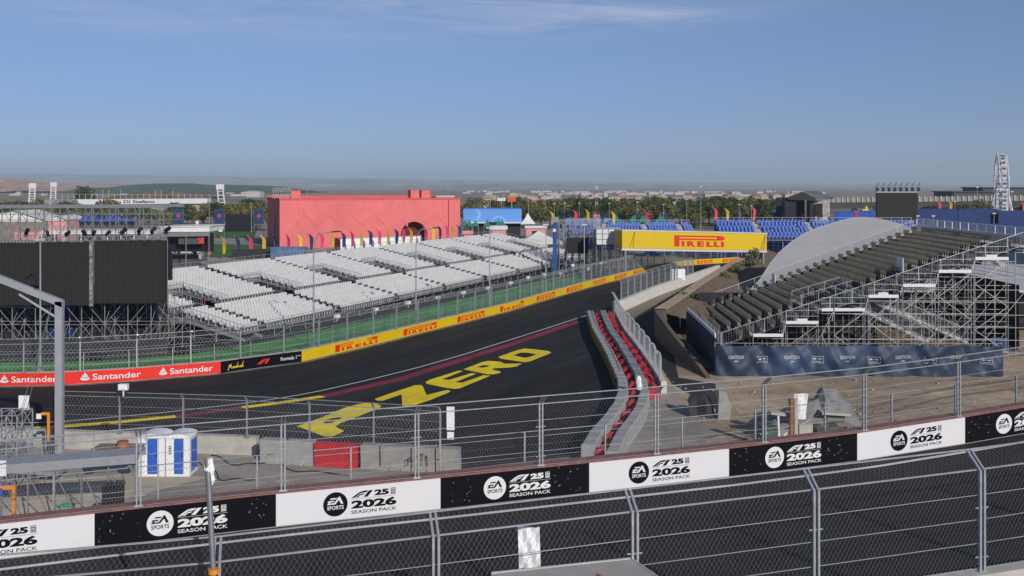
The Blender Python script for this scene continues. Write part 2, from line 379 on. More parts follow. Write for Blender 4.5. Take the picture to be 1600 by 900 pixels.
# near track: an embankment carrying the upper track
EWP = [(-40, 21.4, -.3), (-27.8, 25.0, -.1), (-22.7, 26.5, 0), (-17.55, 28.0, .1), (-12.43, 29.55, .23), (-7.39, 31.04, .346), (-2.35, 32.53, .41), (2.63, 34.0, .497), (7.75, 35.5, .586), (12.86, 37.03, .75), (17.52, 38.42, 1.035), (22.5, 39.9, 1.40), (27.6, 41.6, 1.85), (40, 46.5, 2.9)]
EW = Line(EWP)
NW = Line([(-28, 13.84, 1.25), (-5.65, 19.05, 1.45), (10.7, 22.9, 2.12), (21, 25.3, 2.7), (36, 30, 3.4)])
mb = MB(); rows = [[], [], [], []]
for d in EW.sub(0, EW.len, 2):
    q = EW.at(d); n = EW.nrm(d)
    rows[0].append(V(q.x, q.y, GZ-.5)-n*.5); rows[1].append(q-n*.5-UP*.02); rows[2].append(q+n*.0-UP*.0); rows[3].append(q+n*20-UP*.0)
mb.grid(rows[2:]); o = struct(mb.build('upper_track', ASPN))
if o.data.polygons[0].normal.z < 0: o.data.flip_normals()
mb = MB(); mb.grid(rows[:2]); mb.grid([rows[1], rows[2]]); struct(mb.build('embankment', CONCD))
mb = MB(); r = [[], []]
for d in EW.sub(0, EW.len, 1.5): r[0].append(EW.off(d, 0.80)+UP*.03); r[1].append(EW.off(d, 1.0)+UP*.03)
mb.grid(r); struct(mb.build('white_edge_line', INKW))
# ================================================================ FENCES
def mesh_patch(mb, a, b, e, w, h, r, off=V(0, 0, 0)):  # chain link between a-b, height vector e
    Ln = (b-a).length; t = (b-a)/Ln; H = e.length; u = e/H; k = w/h
    n = int((Ln+k*H)/w)+1
    for i in range(-int(k*H/w)-1, n):
        for s in (1, -1):
            c = i*w if s == 1 else i*w+k*H
            t0, t1 = 0.0, H                            # x = c + s*k*t
            lo = -c/(s*k); hi = (Ln-c)/(s*k)
            if lo > hi: lo, hi = hi, lo
            t0, t1 = max(0, lo), min(H, hi)
            if t1-t0 > .02: mb.wire(a+off+t*(c+s*k*t0)+u*t0, a+off+t*(c+s*k*t1)+u*t1, r)
def grid_patch(mb, a, b, e, w, h, r):                  # welded mesh
    Ln = (b-a).length; t = (b-a)/Ln; H = e.length; u = e/H
    for i in range(1, int(Ln/w)): mb.wire(a+t*(i*w), a+t*(i*w)+e, r)
    for i in range(1, int(H/h)): mb.wire(a+u*(i*h), b+u*(i*h), r)
def fence(name, label, ln, s0, s1, step, hb, H, lean=.42, rise=.34, w=.12, h=.2, r=.0032, cables=(.5, 1.03, 1.56), post=.05, twin=True, pm=None, wm=None, rr=.022, group=None, phase=None, weld=False, curved=False):
    pm = pm or STEEL; wm = wm or WIRE
    ds = []; d = s0 if phase is None else phase
    while d <= s1+.01: ds.append(d); d += step
    o0 = ln.at(ds[0])+UP*hb
    th = thing(name, label, 'fence', o0, 0, group)
    me = MB()                                          # a post: local x along the fence, -y towards the track
    for sx in ((-.055, .055) if twin else (0,)):
        p0 = V(sx, 0, 0); p1 = V(sx, 0, H)
        me.obox(p0-V(post/2, post*.8, 0), V(post, 0, 0), V(0, post*1.6, 0), V(0, 0, H))
        if curved:
            pts = [p1+V(0, -lean*(1-math.cos(a)), rise*math.sin(a)) for a in (0, .5, 1.0, 1.57)]
            for a, b in zip(pts, pts[1:]): me.bar(a, b, post*.75)
        elif lean: me.obox(p1-V(post/2, post*.8, 0), V(post, 0, 0), V(0, post*1.6, 0), V(0, -lean, rise))
    if twin:
        for z in (.3, H*.62): me.box(V(.0, .0, z), .34, .012, .03)
    me.box(V(0, 0, 0), .26, .2, .02)
    pd = me.data('post', pm); mesh = MB()
    rails = [MB() for _ in range(len(cables)+(2 if lean else 1))]
    for i, d in enumerate(ds):
        q = ln.at(d)+UP*hb; t = ln.dir(d); ob = bpy.data.objects.new('post', pd); COL.objects.link(ob)
        ob.parent = th; ob.location = q-o0; ob.rotation_euler = (0, 0, math.atan2(t.y, t.x))
        if i+1 < len(ds):
            q2 = ln.at(ds[i+1])+UP*hb; t2 = (q2-q).normalized(); n = V(t2.y, -t2.x, 0).normalized()
            f = n*.045
            if weld: grid_patch(mesh, q, q2, UP*H, w, h, r)
            else: mesh_patch(mesh, q+f, q2+f, UP*H, w, h, r)
            if lean: mesh_patch(mesh, q+f+UP*H, q2+f+UP*H, n*lean+UP*rise, w, h, r)
            for k, z in enumerate(cables): rails[k].bar(q+f+UP*z, q2+f+UP*z, rr*.42, 4, False)
            rails[len(cables)].bar(q+f*1.5+UP*H, q2+f*1.5+UP*H, rr, 6, False)
            if lean: rails[-1].bar(q+n*lean+UP*(H+rise), q2+n*lean+UP*(H+rise), rr, 6, False)
    mesh.build('wire_mesh', wm, th)
    for m in rails: m.build('rail', pm, th)
    return th
def wall(name, label, ln, s0, s1, hgt, th, m, seam=None, cat='wall', step=2.0):
    """barrier of concrete on the far side of the line (left of travel)"""
    mb = MB(); ds = ln.sub(s0, s1, step); rows = [[], [], [], []]
    for d in ds:
        q = ln.at(d); n = ln.nrm(d)
        rows[0].append(q+UP*.0); rows[1].append(q+UP*hgt); rows[2].append(q+UP*hgt-n*th); rows[3].append(q-n*th)
    mb.grid(rows)
    for k in (0, -1): mb.face([rows[i][k] for i in ((0, 1, 2, 3) if k else (3, 2, 1, 0))])
    o = mb.build(name, m, origin=ln.at(s0)); return tag(o, label, cat)
# ---- near fence on our own side of the upper track
sN = NW.at_u(340)
wall('barrier_wall', 'pale concrete barrier wall under the nearest chain link fence', Line([q-UP*1.9+V(-.035, .16, 0) for q in reversed(NW.p)]), 0, NW.len*.98, 1.9, .4, CONC)
NWr = Line(list(reversed(NW.p)))                       # travelling right to left, so its right side is the track
s340 = NWr.at_u(340)
fence('debris_fence', 'nearest tall chain link fence with leaning twin posts, in front of the upper track', NWr, (s340-4.25*4) % 4.25, s340+4.25*3, 4.25, 0, 2.32, .46, .36, w=.11, h=.18, r=.0017, cables=(.03, .62, 1.17, 1.74), post=.05, rr=.022)
# ---- advertising wall on the far side of the upper track
bw = wall('barrier_wall', 'low concrete barrier wall carrying the black and white game boards', EW, 0, EW.len, 1.06, .45, CONCD)
mb = MB(); r = [[], [], [], []]
for d in EW.sub(0, EW.len, 2):
    r[0].append(EW.off(d, .07)+UP*1.063); r[1].append(EW.off(d, .07)+UP*1.12); r[2].append(EW.off(d, -.5)+UP*1.12); r[3].append(EW.off(d, -.5)+UP*1.063)
mb.grid(r); CAP = mat('red_brown_cap', (.22, .10, .09), .7, 0, .3, 4); mb.build('coping', CAP, bw)
sE = EW.at_u(440)
fence('debris_fence', 'tall chain link fence with twin posts standing on the game board wall', EW, (sE-4.25*6) % 4.25, EW.len-3, 4.25, 1.12, 2.1, .42, .34, w=.115, h=.19, r=.0017, cables=(.03, .5, 1.02, 1.55), post=.048, rr=.020)
EW2 = Line([EW.off(d, -1.6)+UP*.0 for d in EW.sub(2, EW.len-2, 4)])
fence('mesh_panel_fence', 'lower welded mesh site fence just behind the game board wall', EW2, 1.0, EW2.len-2, 3.05, -.6, 2.5, 0, 0, w=.085, h=.5, r=.0022, cables=(1.0, 1.6), post=.05, twin=False, rr=.018, weld=True)
# ================================================================ LOGOS
def rect(x, y, w_, h_): return [(x, y), (x+w_, y), (x+w_, y+h_), (x, y+h_)]
def pirelli(mb, fn):                                   # unit box: x 0..1, y 0..1
    for q in (rect(0, 0, .1, 1), rect(.1, .87, .78, .13), rect(.1, .60, .78, .13)): mb.poly2(q, fn)
    mb.poly2([(.85, .73), (.85, .60), (.93, .60)]+[(.93+.07*math.sin(a), .80-.20*math.cos(a)) for a in (.4, .8, 1.2, 1.57, 1.95, 2.35, 2.75)]+[(.93, 1.0), (.85, 1.0), (.85, .87)], fn)
    for ch, x, w_ in (('I', .145, .055), ('R', .25, .165), ('E', .45, .135), ('L', .632, .125), ('L', .778, .12), ('I', .925, .058)):
        if ch == 'I': mb.poly2(rect(x, 0, w_, .5), fn)
        elif ch == 'L': mb.poly2(rect(x, 0, w_, .13), fn); mb.poly2(rect(x, .13, .06, .37), fn)
        elif ch == 'E':
            mb.poly2(rect(x, 0, .06, .5), fn)
            for y in (0, .19, .38): mb.poly2(rect(x+.06, y, w_-.06, .12), fn)
        else: mb.text('R', fn, x, 0, w_, .5, .05)
def f1logo(mb, fn):                                    # unit box, slanted F and 1
    mb.poly2([(0, 0), (.27, .62), (.36, .80), (.46, .93), (.60, 1), (.80, 1), (.67, .70), (.50, .70), (.42, .62), (.15, 0)], fn)
    mb.poly2([(.19, 0), (.38, .44), (.44, .53), (.53, .57), (.62, .57), (.54, .36), (.42, .36), (.35, 0)][0:6]+[(.47, .36), (.42, .32), (.30, 0)], fn)
    mb.poly2([(.56, 0), (.74, 0), (1.0, 1), (.86, 1), (.80, .93)], fn)
def ea(mb, fn):                                        # E and A of the disc
    mb.poly2([(.22, .86), (.62, .86), (.53, .68), (.14, .68)], fn)
    mb.poly2([(.06, .50), (.46, .50), (.37, .32), (.20, .32), (.14, .18), (.42, .18), (.72, 1.0), (1.0, 0), (.86, 0), (.80, .18), (.62, .18), (.58, .34), (.75, .34), (.70, .58), (.52, 0), (.0, 0), (.12, .32), (-.02, .32)][0:7]+[(.78, 1.0), (1.0, 0), (.84, 0), (.72, .56), (.50, 0), (-.04, 0), (.08, .32), (-.01, .32)], fn)
# ---- game boards
EDG = [(-22.75, 26.5), (-17.55, 28.0), (-12.43, 29.55), (-7.39, 31.04), (-2.35, 32.53), (2.63, 34.0), (7.75, 35.5), (12.86, 37.03), (17.52, 38.42), (22.7, 39.96)]
def s_of(x):
    for k in range(len(EW.p)-1):
        a, b = EW.p[k], EW.p[k+1]
        if a.x <= x <= b.x: return EW.c[k]+(EW.c[k+1]-EW.c[k])*(x-a.x)/(b.x-a.x)
LB = ['black game board at the far left end of the near wall', 'white game board cut by the left edge beside the yellow frame', 'black game board behind the steel pole wrapped in white plastic',
      'white game board below the red barrier block and grey foam blocks', 'black game board above the white sheet hanging on the nearest fence',
      'white game board in front of the curved end of the red and grey barrier', 'black game board in front of the covered machine on the sand', 'white game board on the right, below the sand and blue screen', 'black game board at the right edge where the track climbs']
for i in range(9):
    a, b = s_of(EDG[i][0])+.004, s_of(EDG[i+1][0])-.004
    wh = i % 2 == 1; ln = EW; W_ = b-a
    th = thing('advertising_board', LB[i], 'board', ln.at((a+b)/2), 0, 'game boards along the near wall')
    mb = MB(); rows = [[], [], [], []]
    for d in ln.sub(a, b, 1.3):
        for k, (o_, z) in enumerate(((.004, .045), (.04, .045), (.04, 1.055), (.004, 1.055))): rows[k].append(ln.off(d, o_)+UP*z)
    mb.grid(rows); mb.face([rows[k][0] for k in (3, 2, 1, 0)]); mb.face([rows[k][-1] for k in range(4)])
    mb.build('panel', WHITE if wh else INK, th)
    fn = lambda x, y, a=a, ln=ln, o_=.046: ln.off(a+x, o_)+UP*(y+.045)
    fn2 = lambda x, y, a=a, ln=ln: ln.off(a+x, .05)+UP*(y+.045)
    mb = MB(); cx, cy, rd = 1.84, .50, .385
    mb.poly2([(cx+rd*math.cos(t), cy+rd*math.sin(t)) for t in [2*math.pi*k/40 for k in range(40)]], fn)
    disc = mb.build('emblem_disc', INK if wh else INKW, th)
    mb = MB(); ea(mb, lambda x, y: fn2(cx-.25+x*.5, cy+.0+y*.235)); mb.text('SPORTS', fn2, cx-.26, cy-.17, .52, .125, .02)
    mb.build('emblem_lettering', INKW if wh else INK, disc)
    mb = MB(); x0, wd = 2.34, 1.46
    f1logo(mb, lambda x, y: fn(x0+x*.70, .645+y*.2))
    mb.text('25', fn, x0+.74, .655, .47, .19, .06); 
    for q in (rect(1.27, .655, .02, .2), rect(1.40, .655, .02, .2), rect(1.29, .655, .11, .02), rect(1.29, .835, .11, .02), rect(1.29, .74, .11, .02), rect(1.30, .69, .09, .03), rect(1.30, .78, .09, .03)): mb.poly2([(x0+p[0], p[1]) for p in q], fn)
    mb.poly2(rect(x0, .603, wd, .008), fn)
    mb.text('2026', fn, x0, .30, wd, .265, .05); mb.text('SEASON PACK', fn, x0, .135, wd, .11, .012)
    mb.build('title_lettering', INK if wh else INKW, th)
    if not wh:
        mb = MB(); rg = random.Random(i)
        for _ in range(26):
            x = rg.choice([rg.uniform(.1, 1.3), rg.uniform(3.9, 5.0)]); y = rg.uniform(.1, .95); q = rg.uniform(.008, .018)
            mb.poly2(rect(x, y, q*1.6, q), fn)
        stuff(mb.build('paint_fleck', INKW, th))
# ================================================================ FAR WALL OF THE LOWER CIRCUIT
d0 = FW.at_u(-40); dS0 = 6; dS1 = FW.at_u(345); dB1 = FW.at_u(471); dY1 = FW.at_u(1235)
fwall = wall('barrier_wall', 'long curving concrete barrier wall along the far side of the lower track', FW, 2, FW.len-1, 1.0, .5, CONC)
def longboard(label, a, b, m, h0=.06, h1=.97):
    th = thing('advertising_board', label, 'board', FW.at((a+b)/2))
    mb = MB(); rows = [[], [], [], []]
    for d in FW.sub(a+.01, b-.01, 2):
        for k, (o_, z) in enumerate(((.004, h0), (.05, h0), (.05, h1), (.004, h1))): rows[k].append(FW.off(d, o_)+UP*z)
    mb.grid(rows); mb.face([rows[k][0] for k in (3, 2, 1, 0)]); mb.face([rows[k][-1] for k in range(4)]); mb.build('panel', m, th); return th
fnW = lambda x, y: FW.off(x, .062)+UP*y
th = longboard('long red bank board with white lettering at the left of the lower track', dS0, dS1, REDB)
def flame(mb, fn, x, y, s):
    E = lambda a: (x+s*.5+s*.5*math.cos(a), y+s*.22+s*.2*math.sin(a))
    mb.poly2([E(2*math.pi*k/20) for k in range(20)], fn)
    mb.poly2([(x+s*.30, y+s*.35), (x+s*.62, y+s*.2), (x+s*.75, y+s*.3), (x+s*.62, y+s*.55), (x+s*.52, y+s*1.0), (x+s*.40, y+s*.72)], fn)
    mb.poly2([(x+s*.60, y+s*.2), (x+s*.86, y+s*.32), (x+s*.78, y+s*.52), (x+s*.68, y+s*.8), (x+s*.60, y+s*.5)], fn)
    mb.poly2([(x+s*.16, y+s*.3), (x+s*.42, y+s*.2), (x+s*.34, y+s*.4), (x+s*.30, y+s*.72), (x+s*.2, y+s*.5)], fn)
def santander(a, b):
    mb = MB(); W_ = b-a
    flame(mb, fnW, a, .27, W_*.155); mb.text('Santander', fnW, a+W_*.20, .28, W_*.8, .47, .012); mb.build('lettering', INKW, th)
uS = lambda u: FW.at_u(u)
santander(uS(248), uS(332)); santander(uS(125), uS(221)); santander(uS(0), uS(90))
g0 = uS(0)-11.2
santander(g0, g0+6.3)
th = longboard('black board with gold script and a red emblem between red and yellow boards', dS1, dB1, INK)
mb = MB(); m0_, mw_ = uS(355), uS(381)-uS(355)
for st in ([(0, 0), (.06, .35), (.10, .75), (.12, .3), (.17, .62), (.20, .8), (.21, .35), (.24, .2), (.28, .3)], [(.38, .42), (.33, .45), (.30, .32), (.33, .22), (.38, .34), (.40, .44), (.39, .25), (.43, .24), (.48, .36)], [(.55, .42), (.50, .44), (.47, .32), (.51, .22), (.56, .38), (.64, .95), (.58, .4), (.58, .24), (.63, .28)], [(.64, .26), (.67, .44), (.70, .40), (.72, .24), (.76, .42), (.76, .25), (.80, .26)], [(.77, .56), (.78, .60)], [(.87, .42), (.83, .44), (.80, .32), (.84, .22), (.89, .38), (.98, 1.0), (.92, .45), (.91, .26), (1.0, .30)]):
    for (xa, ya), (xb, yb) in zip(st, st[1:]):
        dx, dy = (xb-xa)*mw_, (yb-ya)*.62; l_ = math.hypot(dx, dy); ox, oy = -dy/l_*.028, dx/l_*.028
        f_ = lambda x, y: fnW(m0_+x, .18+y)
        mb.face([f_(xa*mw_-ox, ya*.62-oy), f_(xb*mw_-ox, yb*.62-oy), f_(xb*mw_+ox, yb*.62+oy), f_(xa*mw_+ox, ya*.62+oy)])
mb.build('lettering', mat('gold_ink', (.62, .45, .05), .5, 0, 0), th)
mb = MB(); f1logo(mb, lambda x, y: fnW(uS(401)+x*(uS(421)-uS(401)), .34+y*.36)); mb.build('emblem', mat('bright_red_ink', (.75, .03, .015), .5, 0, 0), th)
mb = MB(); mb.text('Formula 1', fnW, uS(438), .36, uS(463)-uS(438), .3, .01); mb.text('®', fnW, uS(464), .56, .28, .1, 0); mb.build('lettering', INKW, th)
th = longboard('long yellow tyre board with red lettering winding along the lower track', dB1, FW.len-2, YEL)
for a, b in ((523, 590), (630, 682), (714, 757), (781, 818), (838, 867), (885, 910), (925, 946), (960, 978), (990, 1008), (1089, 1113), (1129, 1152), (1170, 1190)):
    mb = MB(); sa, sb = uS(a), uS(b); pirelli(mb, lambda x, y: fnW(sa+x*(sb-sa), .17+y*.64)); mb.build('lettering', REDI, th)
mb = MB(); r = [[], []]
for d in FW.sub(4, FW.len-4, 2): r[0].append(FW.off(d, .3)+UP*.02); r[1].append(FW.off(d, .42)+UP*.02)
mb.grid(r); struct(mb.build('white_edge_line', mat('worn_white_paint', (.42, .42, .42), .8, 0, .4, 1.5)))
sp = uS(126)
fence('debris_fence', 'tall debris fence with curved post tops on the red and yellow board wall', FW, sp % 4.0+8, dA+30, 4.0, 1.0, 2.15, .5, .45, w=.30, h=.42, r=.0062, cables=(.5, 1.05, 1.6), post=.09, twin=False, wm=WIREF, rr=.026, curved=True)
F2 = Line([FW.off(d, -2.6) for d in FW.sub(6, dA+25, 3)])
gf = fence('mesh_panel_fence', 'lower site fence with green netting behind the yellow board wall', F2, 2, F2.len-1, 3.3, 0, 2.0, 0, 0, w=.35, h=.5, r=.006, cables=(1.0,), post=.06, twin=False, wm=WIREF, rr=.02, weld=True)
mb = MB(); nd = F2.sub(F2.at_u(480), F2.at_u(905), 3.3)
for a, b in zip(nd, nd[1:]):                           # shade net: fine strands with open gaps
    p, q = F2.at(a), F2.at(b)
    for k in range(26): mb.bar(p+UP*(.1+k*.068), q+UP*(.1+k*.068), .016, 3, False)
mb.build('green_netting', mat('green_net', (.05, .20, .08), .9, 0, .15, 1), gf)
# small white boxes on top of fence posts
pb = MB(); pb.box(V(0, 0, 0), .5, .3, .32); pb.box(V(0, -.17, .05), .4, .05, .22); pb.box(V(0, 0, -.35), .06, .06, .35)
pd = pb.data('timing_box', WHITEP)
for k, (u, top) in enumerate(((535, 493), (595, 482), (646, 472), (692, 465), (732, 457), (770, 450), (805, 441), (832, 433), (857, 428), (882, 427), (901, 414), (925, 419), (945, 411))):
    d = FW.at_u(u); q = FW.off(d, -.6); D = q.y
    z = CH-(top-HZ)/F*D
    o = bpy.data.objects.new('light_panel', pd); COL.objects.link(o); o.location = (q.x, q.y, z-.2); o.rotation_euler = (0, 0, R(60))
    tag(o, 'small white box on a fence post top behind the yellow boards', 'light panel', 'white boxes on the far fence')
# ================================================================ RED AND GREY SAFETY BARRIER
TL = Line([V(p.x, p.y, GZ) for p in [G(u, v, -2.9) for u, v in ((917, 485), (925, 512), (936, 531), (947, 552), (957, 574), (964, 592), (965.5, 610), (959, 628), (944, 648), (922, 672), (906, 698))]])
def block_mesh(l, w_, h, ch, m, name):
    mb = MB(); x, y = l/2, w_/2
    a = [V(-x, -y, 0), V(x, -y, 0), V(x, y, 0), V(-x, y, 0)]
    lo = [p*1+UP*.04 for p in a]; hi = [p+UP*(h-ch) for p in a]; tp = [V(p.x*(1-ch/x), p.y*(1-ch/y), h) for p in a]
    bt = [V(p.x*.94, p.y*.94, 0) for p in a]
    mb.grid([bt, lo, hi, tp], closed=True); mb.face(tp); mb.face(list(reversed(bt)))
    return mb.data(name, m)
bF = block_mesh(1.46, .72, 1.0, .05, TEC, 'barrier_block'); bS = block_mesh(1.46, .66, 1.0, .05, TEC, 'barrier_block')
bR = block_mesh(1.1, .62, .85, .24, REDT, 'red_barrier_block'); bR2 = block_mesh(1.75, .74, 1.0, .3, REDT, 'red_barrier_block')
def row(me, name, off, step, label, cat, grp, s0=.75, jit=.0, s1=None):
    d = s0; rg = random.Random(name+str(off)); n = 0
    while d < (s1 or TL.len):
        q = TL.off(d, off); t = TL.dir(d); o = bpy.data.objects.new(name, me); COL.objects.link(o)
        o.location = q+V(rg.uniform(-jit, jit), 0, 0); o.rotation_euler = (0, 0, math.atan2(t.y, t.x)+rg.uniform(-jit, jit)*2)
        tag(o, label, cat, grp); d += step; n += 1
row(bF, 'barrier_block', -.36, 1.5, 'grey foam barrier block in the front row beside the dark track', 'barrier', 'front row of grey barrier blocks', jit=.012)
row(bS, 'barrier_block', -1.80, 1.5, 'grey foam barrier block in the second row between red blocks', 'barrier', 'second row of grey barrier blocks', s0=.4, jit=.015)
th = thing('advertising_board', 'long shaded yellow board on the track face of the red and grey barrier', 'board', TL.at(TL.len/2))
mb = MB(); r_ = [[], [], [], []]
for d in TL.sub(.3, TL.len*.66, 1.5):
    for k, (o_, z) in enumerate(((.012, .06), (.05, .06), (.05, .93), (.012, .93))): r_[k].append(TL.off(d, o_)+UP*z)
mb.grid(r_); mb.build('panel', mat('yellow_painted_shade', (.22, .16, .012), .7, 0, .2, 1), th)  # board yellow darkened to carry the shade on this face
row(bR, 'red_barrier_block', -1.10, 3.0, 'red plastic barrier block in the gap between the two grey rows', 'barrier', 'red blocks between the grey rows', s0=1.0, jit=.05)
row(bR2, 'red_barrier_block', -2.52, 3.1, 'red plastic barrier block behind the second grey row, against the fence', 'barrier', 'red blocks along the barrier fence', s0=.9, jit=.06, s1=TL.len*.74)
q = TL.off(TL.at_u(1000-12), -2.3)
mb = MB(); rq = random.Random(6); c_ = P(998, 592, 67)-UP*.7; mb.grid([[c_+V((.2+rq.uniform(-.06, .06))*math.cos(t), (.2+rq.uniform(-.06, .06))*math.sin(t), z) for t in [6.2832*k/9 for k in range(9)]] for z in (0, .25, .5, .75)]+[[c_+V(.08*math.cos(6.2832*k/9), .08*math.sin(6.2832*k/9), .9) for k in range(9)]], closed=True); o = mb.build('white_wrap', WHITEP, origin=P(999, 592, 67)-UP*.7); tag(o, 'white plastic wrapped bundle among the red barrier blocks', 'bundle')
TB = Line([TL.off(d, -3.15) for d in TL.sub(-0.0, TL.len*.68, 2.5)])
wall('barrier_wall', 'pale concrete wall behind the red and grey barrier, ending beside the sand', TB, 0, TB.len, .95, .4, CONCW)
fence('debris_fence', 'tall debris fence with curved tops behind the red and grey barrier', TB, .3, TB.len-.2, 3.6, .95, 1.75, .4, .4, w=.26, h=.4, r=.0065, cables=(.6, 1.2), post=.09, twin=False, wm=WIREF, rr=.026, curved=True)
AW = Line([G(1120, 426), G(1082, 440), G(1020, 462.5), G(962, 488.5), G(955, 489)])
wall('barrier_wall', 'white concrete wall with a fence between lower track and access road', AW, 0, AW.len-.2, 1.35, .6, CONCW)
fence('debris_fence', 'debris fence with curved tops on the white wall before the yellow bridge', AW, AW.at_u(1083), AW.len-.1, 3.3, 1.35, 1.9, .4, .4, w=.3, h=.42, r=.0075, cables=(.6, 1.2), post=.10, twin=False, wm=WIREF, rr=.03, curved=True)
mb = MB(); q = P(1059, 438, 148); mb.box(q, 2.2, .08, 1.7); tag(mb.build('blank_sign', WHITEP, origin=q), 'blank white sheet hanging on the fence below the yellow bridge', 'sign')
# retaining wall, shade and sunlit top put into its colours, earth bank behind it
rg = random.Random(3)
RW = [(50.0, 199, 2.7), (35.5, 161, 2.7), (24, 128, 2.7), (16.2, 104.5, 2.7), (14.1, 98.5, 2.7), (14.1, 93, 2.3), (14.3, 86, 1.6), (14.8, 80.5, .8), (15.1, 77, .1)]
RL = Line([(x, y, GZ) for x, y, h in RW]); mb = MB(); rows = []; hs = [h for _, _, h in RW]
def rwh(d):
    for k in range(len(RL.c)-1):
        if d <= RL.c[k+1]+1e-6: return hs[k]+(hs[k+1]-hs[k])*(d-RL.c[k])/(RL.c[k+1]-RL.c[k])
    return hs[-1]
for d in RL.sub(0, RL.len, 2.0):
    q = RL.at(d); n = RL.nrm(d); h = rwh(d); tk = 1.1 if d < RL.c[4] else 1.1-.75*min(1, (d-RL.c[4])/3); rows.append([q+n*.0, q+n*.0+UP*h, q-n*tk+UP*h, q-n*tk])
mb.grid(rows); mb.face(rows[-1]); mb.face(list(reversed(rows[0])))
o = mb.build('retaining_wall', mat('brown_concrete_shaded', (.13, .10, .08), .9, 0, .3, 1, bump=.2), origin=RL.p[0])  # face colour darkened to paint in its shade
mb = MB(); mb.grid([[r_[1]+UP*.004+(r_[1]-r_[2])*.03, r_[1]+UP*.09+(r_[1]-r_[2])*.03, r_[2]+UP*.09-(r_[1]-r_[2])*.03, r_[2]+UP*.004-(r_[1]-r_[2])*.03] for r_, d in zip(rows, RL.sub(0, RL.len, 2.0)) if d < RL.c[4]+1]); mb.build('coping', mat('tan_concrete_sunlit', (.40, .31, .22), .9, 0, .25, 1, bump=.2), o); tag(o, 'long brown retaining wall with a flat sunlit top beside the access road', 'wall')  # separate top slab in a lighter tone, painting the sun on it
mb = MB(); rows = []
for d in RL.sub(0, RL.c[4]-.5, 2.0):
    q = RL.at(d); n = RL.nrm(d); j = lambda: rg.uniform(-.12, .12)
    rows.append([q-n*1.0+UP*(rwh(d)-.35), q-n*2.6+V(j(), j(), rwh(d)-.7+j()), q-n*4.5+V(j(), j(), rwh(d)-1.2+j()), q-n*7+V(0, 0, .7+j()), q-n*10+V(0, 0, -.1)])
mb.grid(rows); struct(mb.build('earth_bank', DIRT, smooth=True))
mb = MB(); rows = []
for d in RL.sub(RL.c[4]+.5, RL.len-3, 1.5):
    q = RL.at(d); n = RL.nrm(d); j = lambda: rg.uniform(-.12, .12); h = rwh(d)*.45
    rows.append([q-n*.34+UP*h, q-n*1.2+V(j(), j(), h*.8+j()), q-n*1.9+V(j(), j(), h*.5), q-n*2.1-UP*.05])
mb.grid(rows); struct(mb.build('earth_bank', DIRT, smooth=True))
# ================================================================ SEATS
def seat_local(mb, tf):
    mb.obox(*tf(V(-.22, -.22, .40), V(.44, 0, 0), V(0, .40, 0), V(0, 0, .06)))
    mb.obox(*tf(V(-.215, .14, .44), V(.43, 0, 0), V(0, .05, 0), V(0, .08, .35)))
    mb.obox(*tf(V(-.03, -.05, .0), V(.06, 0, 0), V(0, .10, 0), V(0, 0, .40)))
def thick_seat(mb, tf):                                # folded tip-up seat with a rounded shell
    o_, ax, ay, az = tf(V(0, 0, 0), V(1, 0, 0), V(0, 1, 0), V(0, 0, 1)); c = lambda x, y, z: o_+ax*x+ay*y+az*z
    X_ = (-.21, -.17, -.09, 0, .09, .17, .21); fy = lambda x: .08-.17*(1-(x/.21)**2)
    for (z0, s0, z1, s1) in ((.38, .75, .46, 1.0), (.46, 1.0, .68, .9), (.68, .9, .77, .35)):
        for a, b in zip(X_, X_[1:]): mb.face([c(a, fy(a)*s0+.10*(1-s0), z0), c(b, fy(b)*s0+.10*(1-s0), z0), c(b, fy(b)*s1+.10*(1-s1), z1), c(a, fy(a)*s1+.10*(1-s1), z1)])
    mb.face([c(-.21, .09, .36), c(-.21, .12, .80), c(.21, .12, .80), c(.21, .09, .36)])
    mb.face([c(x, fy(x)*.35+.065, .80) for x in X_]+[c(.21, .12, .80), c(-.21, .12, .80)])
    mb.obox(*tf(V(-.03, .02, .0), V(.06, 0, 0), V(0, .08, 0), V(0, 0, .36)))
def seat_data(name, m, fn=seat_local):
    mb = MB(); fn(mb, lambda o, a, b, c: (o, a, b, c)); return mb.data(name, m)
def seats(stand, spots, rz, m, cut=100, fn=seat_local):               # nearest ones as parts, the rest as one part
    c, s = math.cos(rz), math.sin(rz); r = lambda p: V(p.x*c-p.y*s, p.x*s+p.y*c, p.z)
    spots = sorted(spots, key=lambda p: (p-V(0, 0, CH)).length); me = seat_data('seat', m, fn); o0 = wloc(stand)
    for p in spots[:cut]:
        o = bpy.data.objects.new('seat', me); COL.objects.link(o); o.parent = stand; o.location = p-o0; o.rotation_euler = (0, 0, rz)
    mb = MB()
    for p in spots[cut:]: fn(mb, lambda o, a, b, cc: (p+r(o), r(a), r(b), r(cc)))
    if mb.v: stuff(mb.build('seat', m, stand))
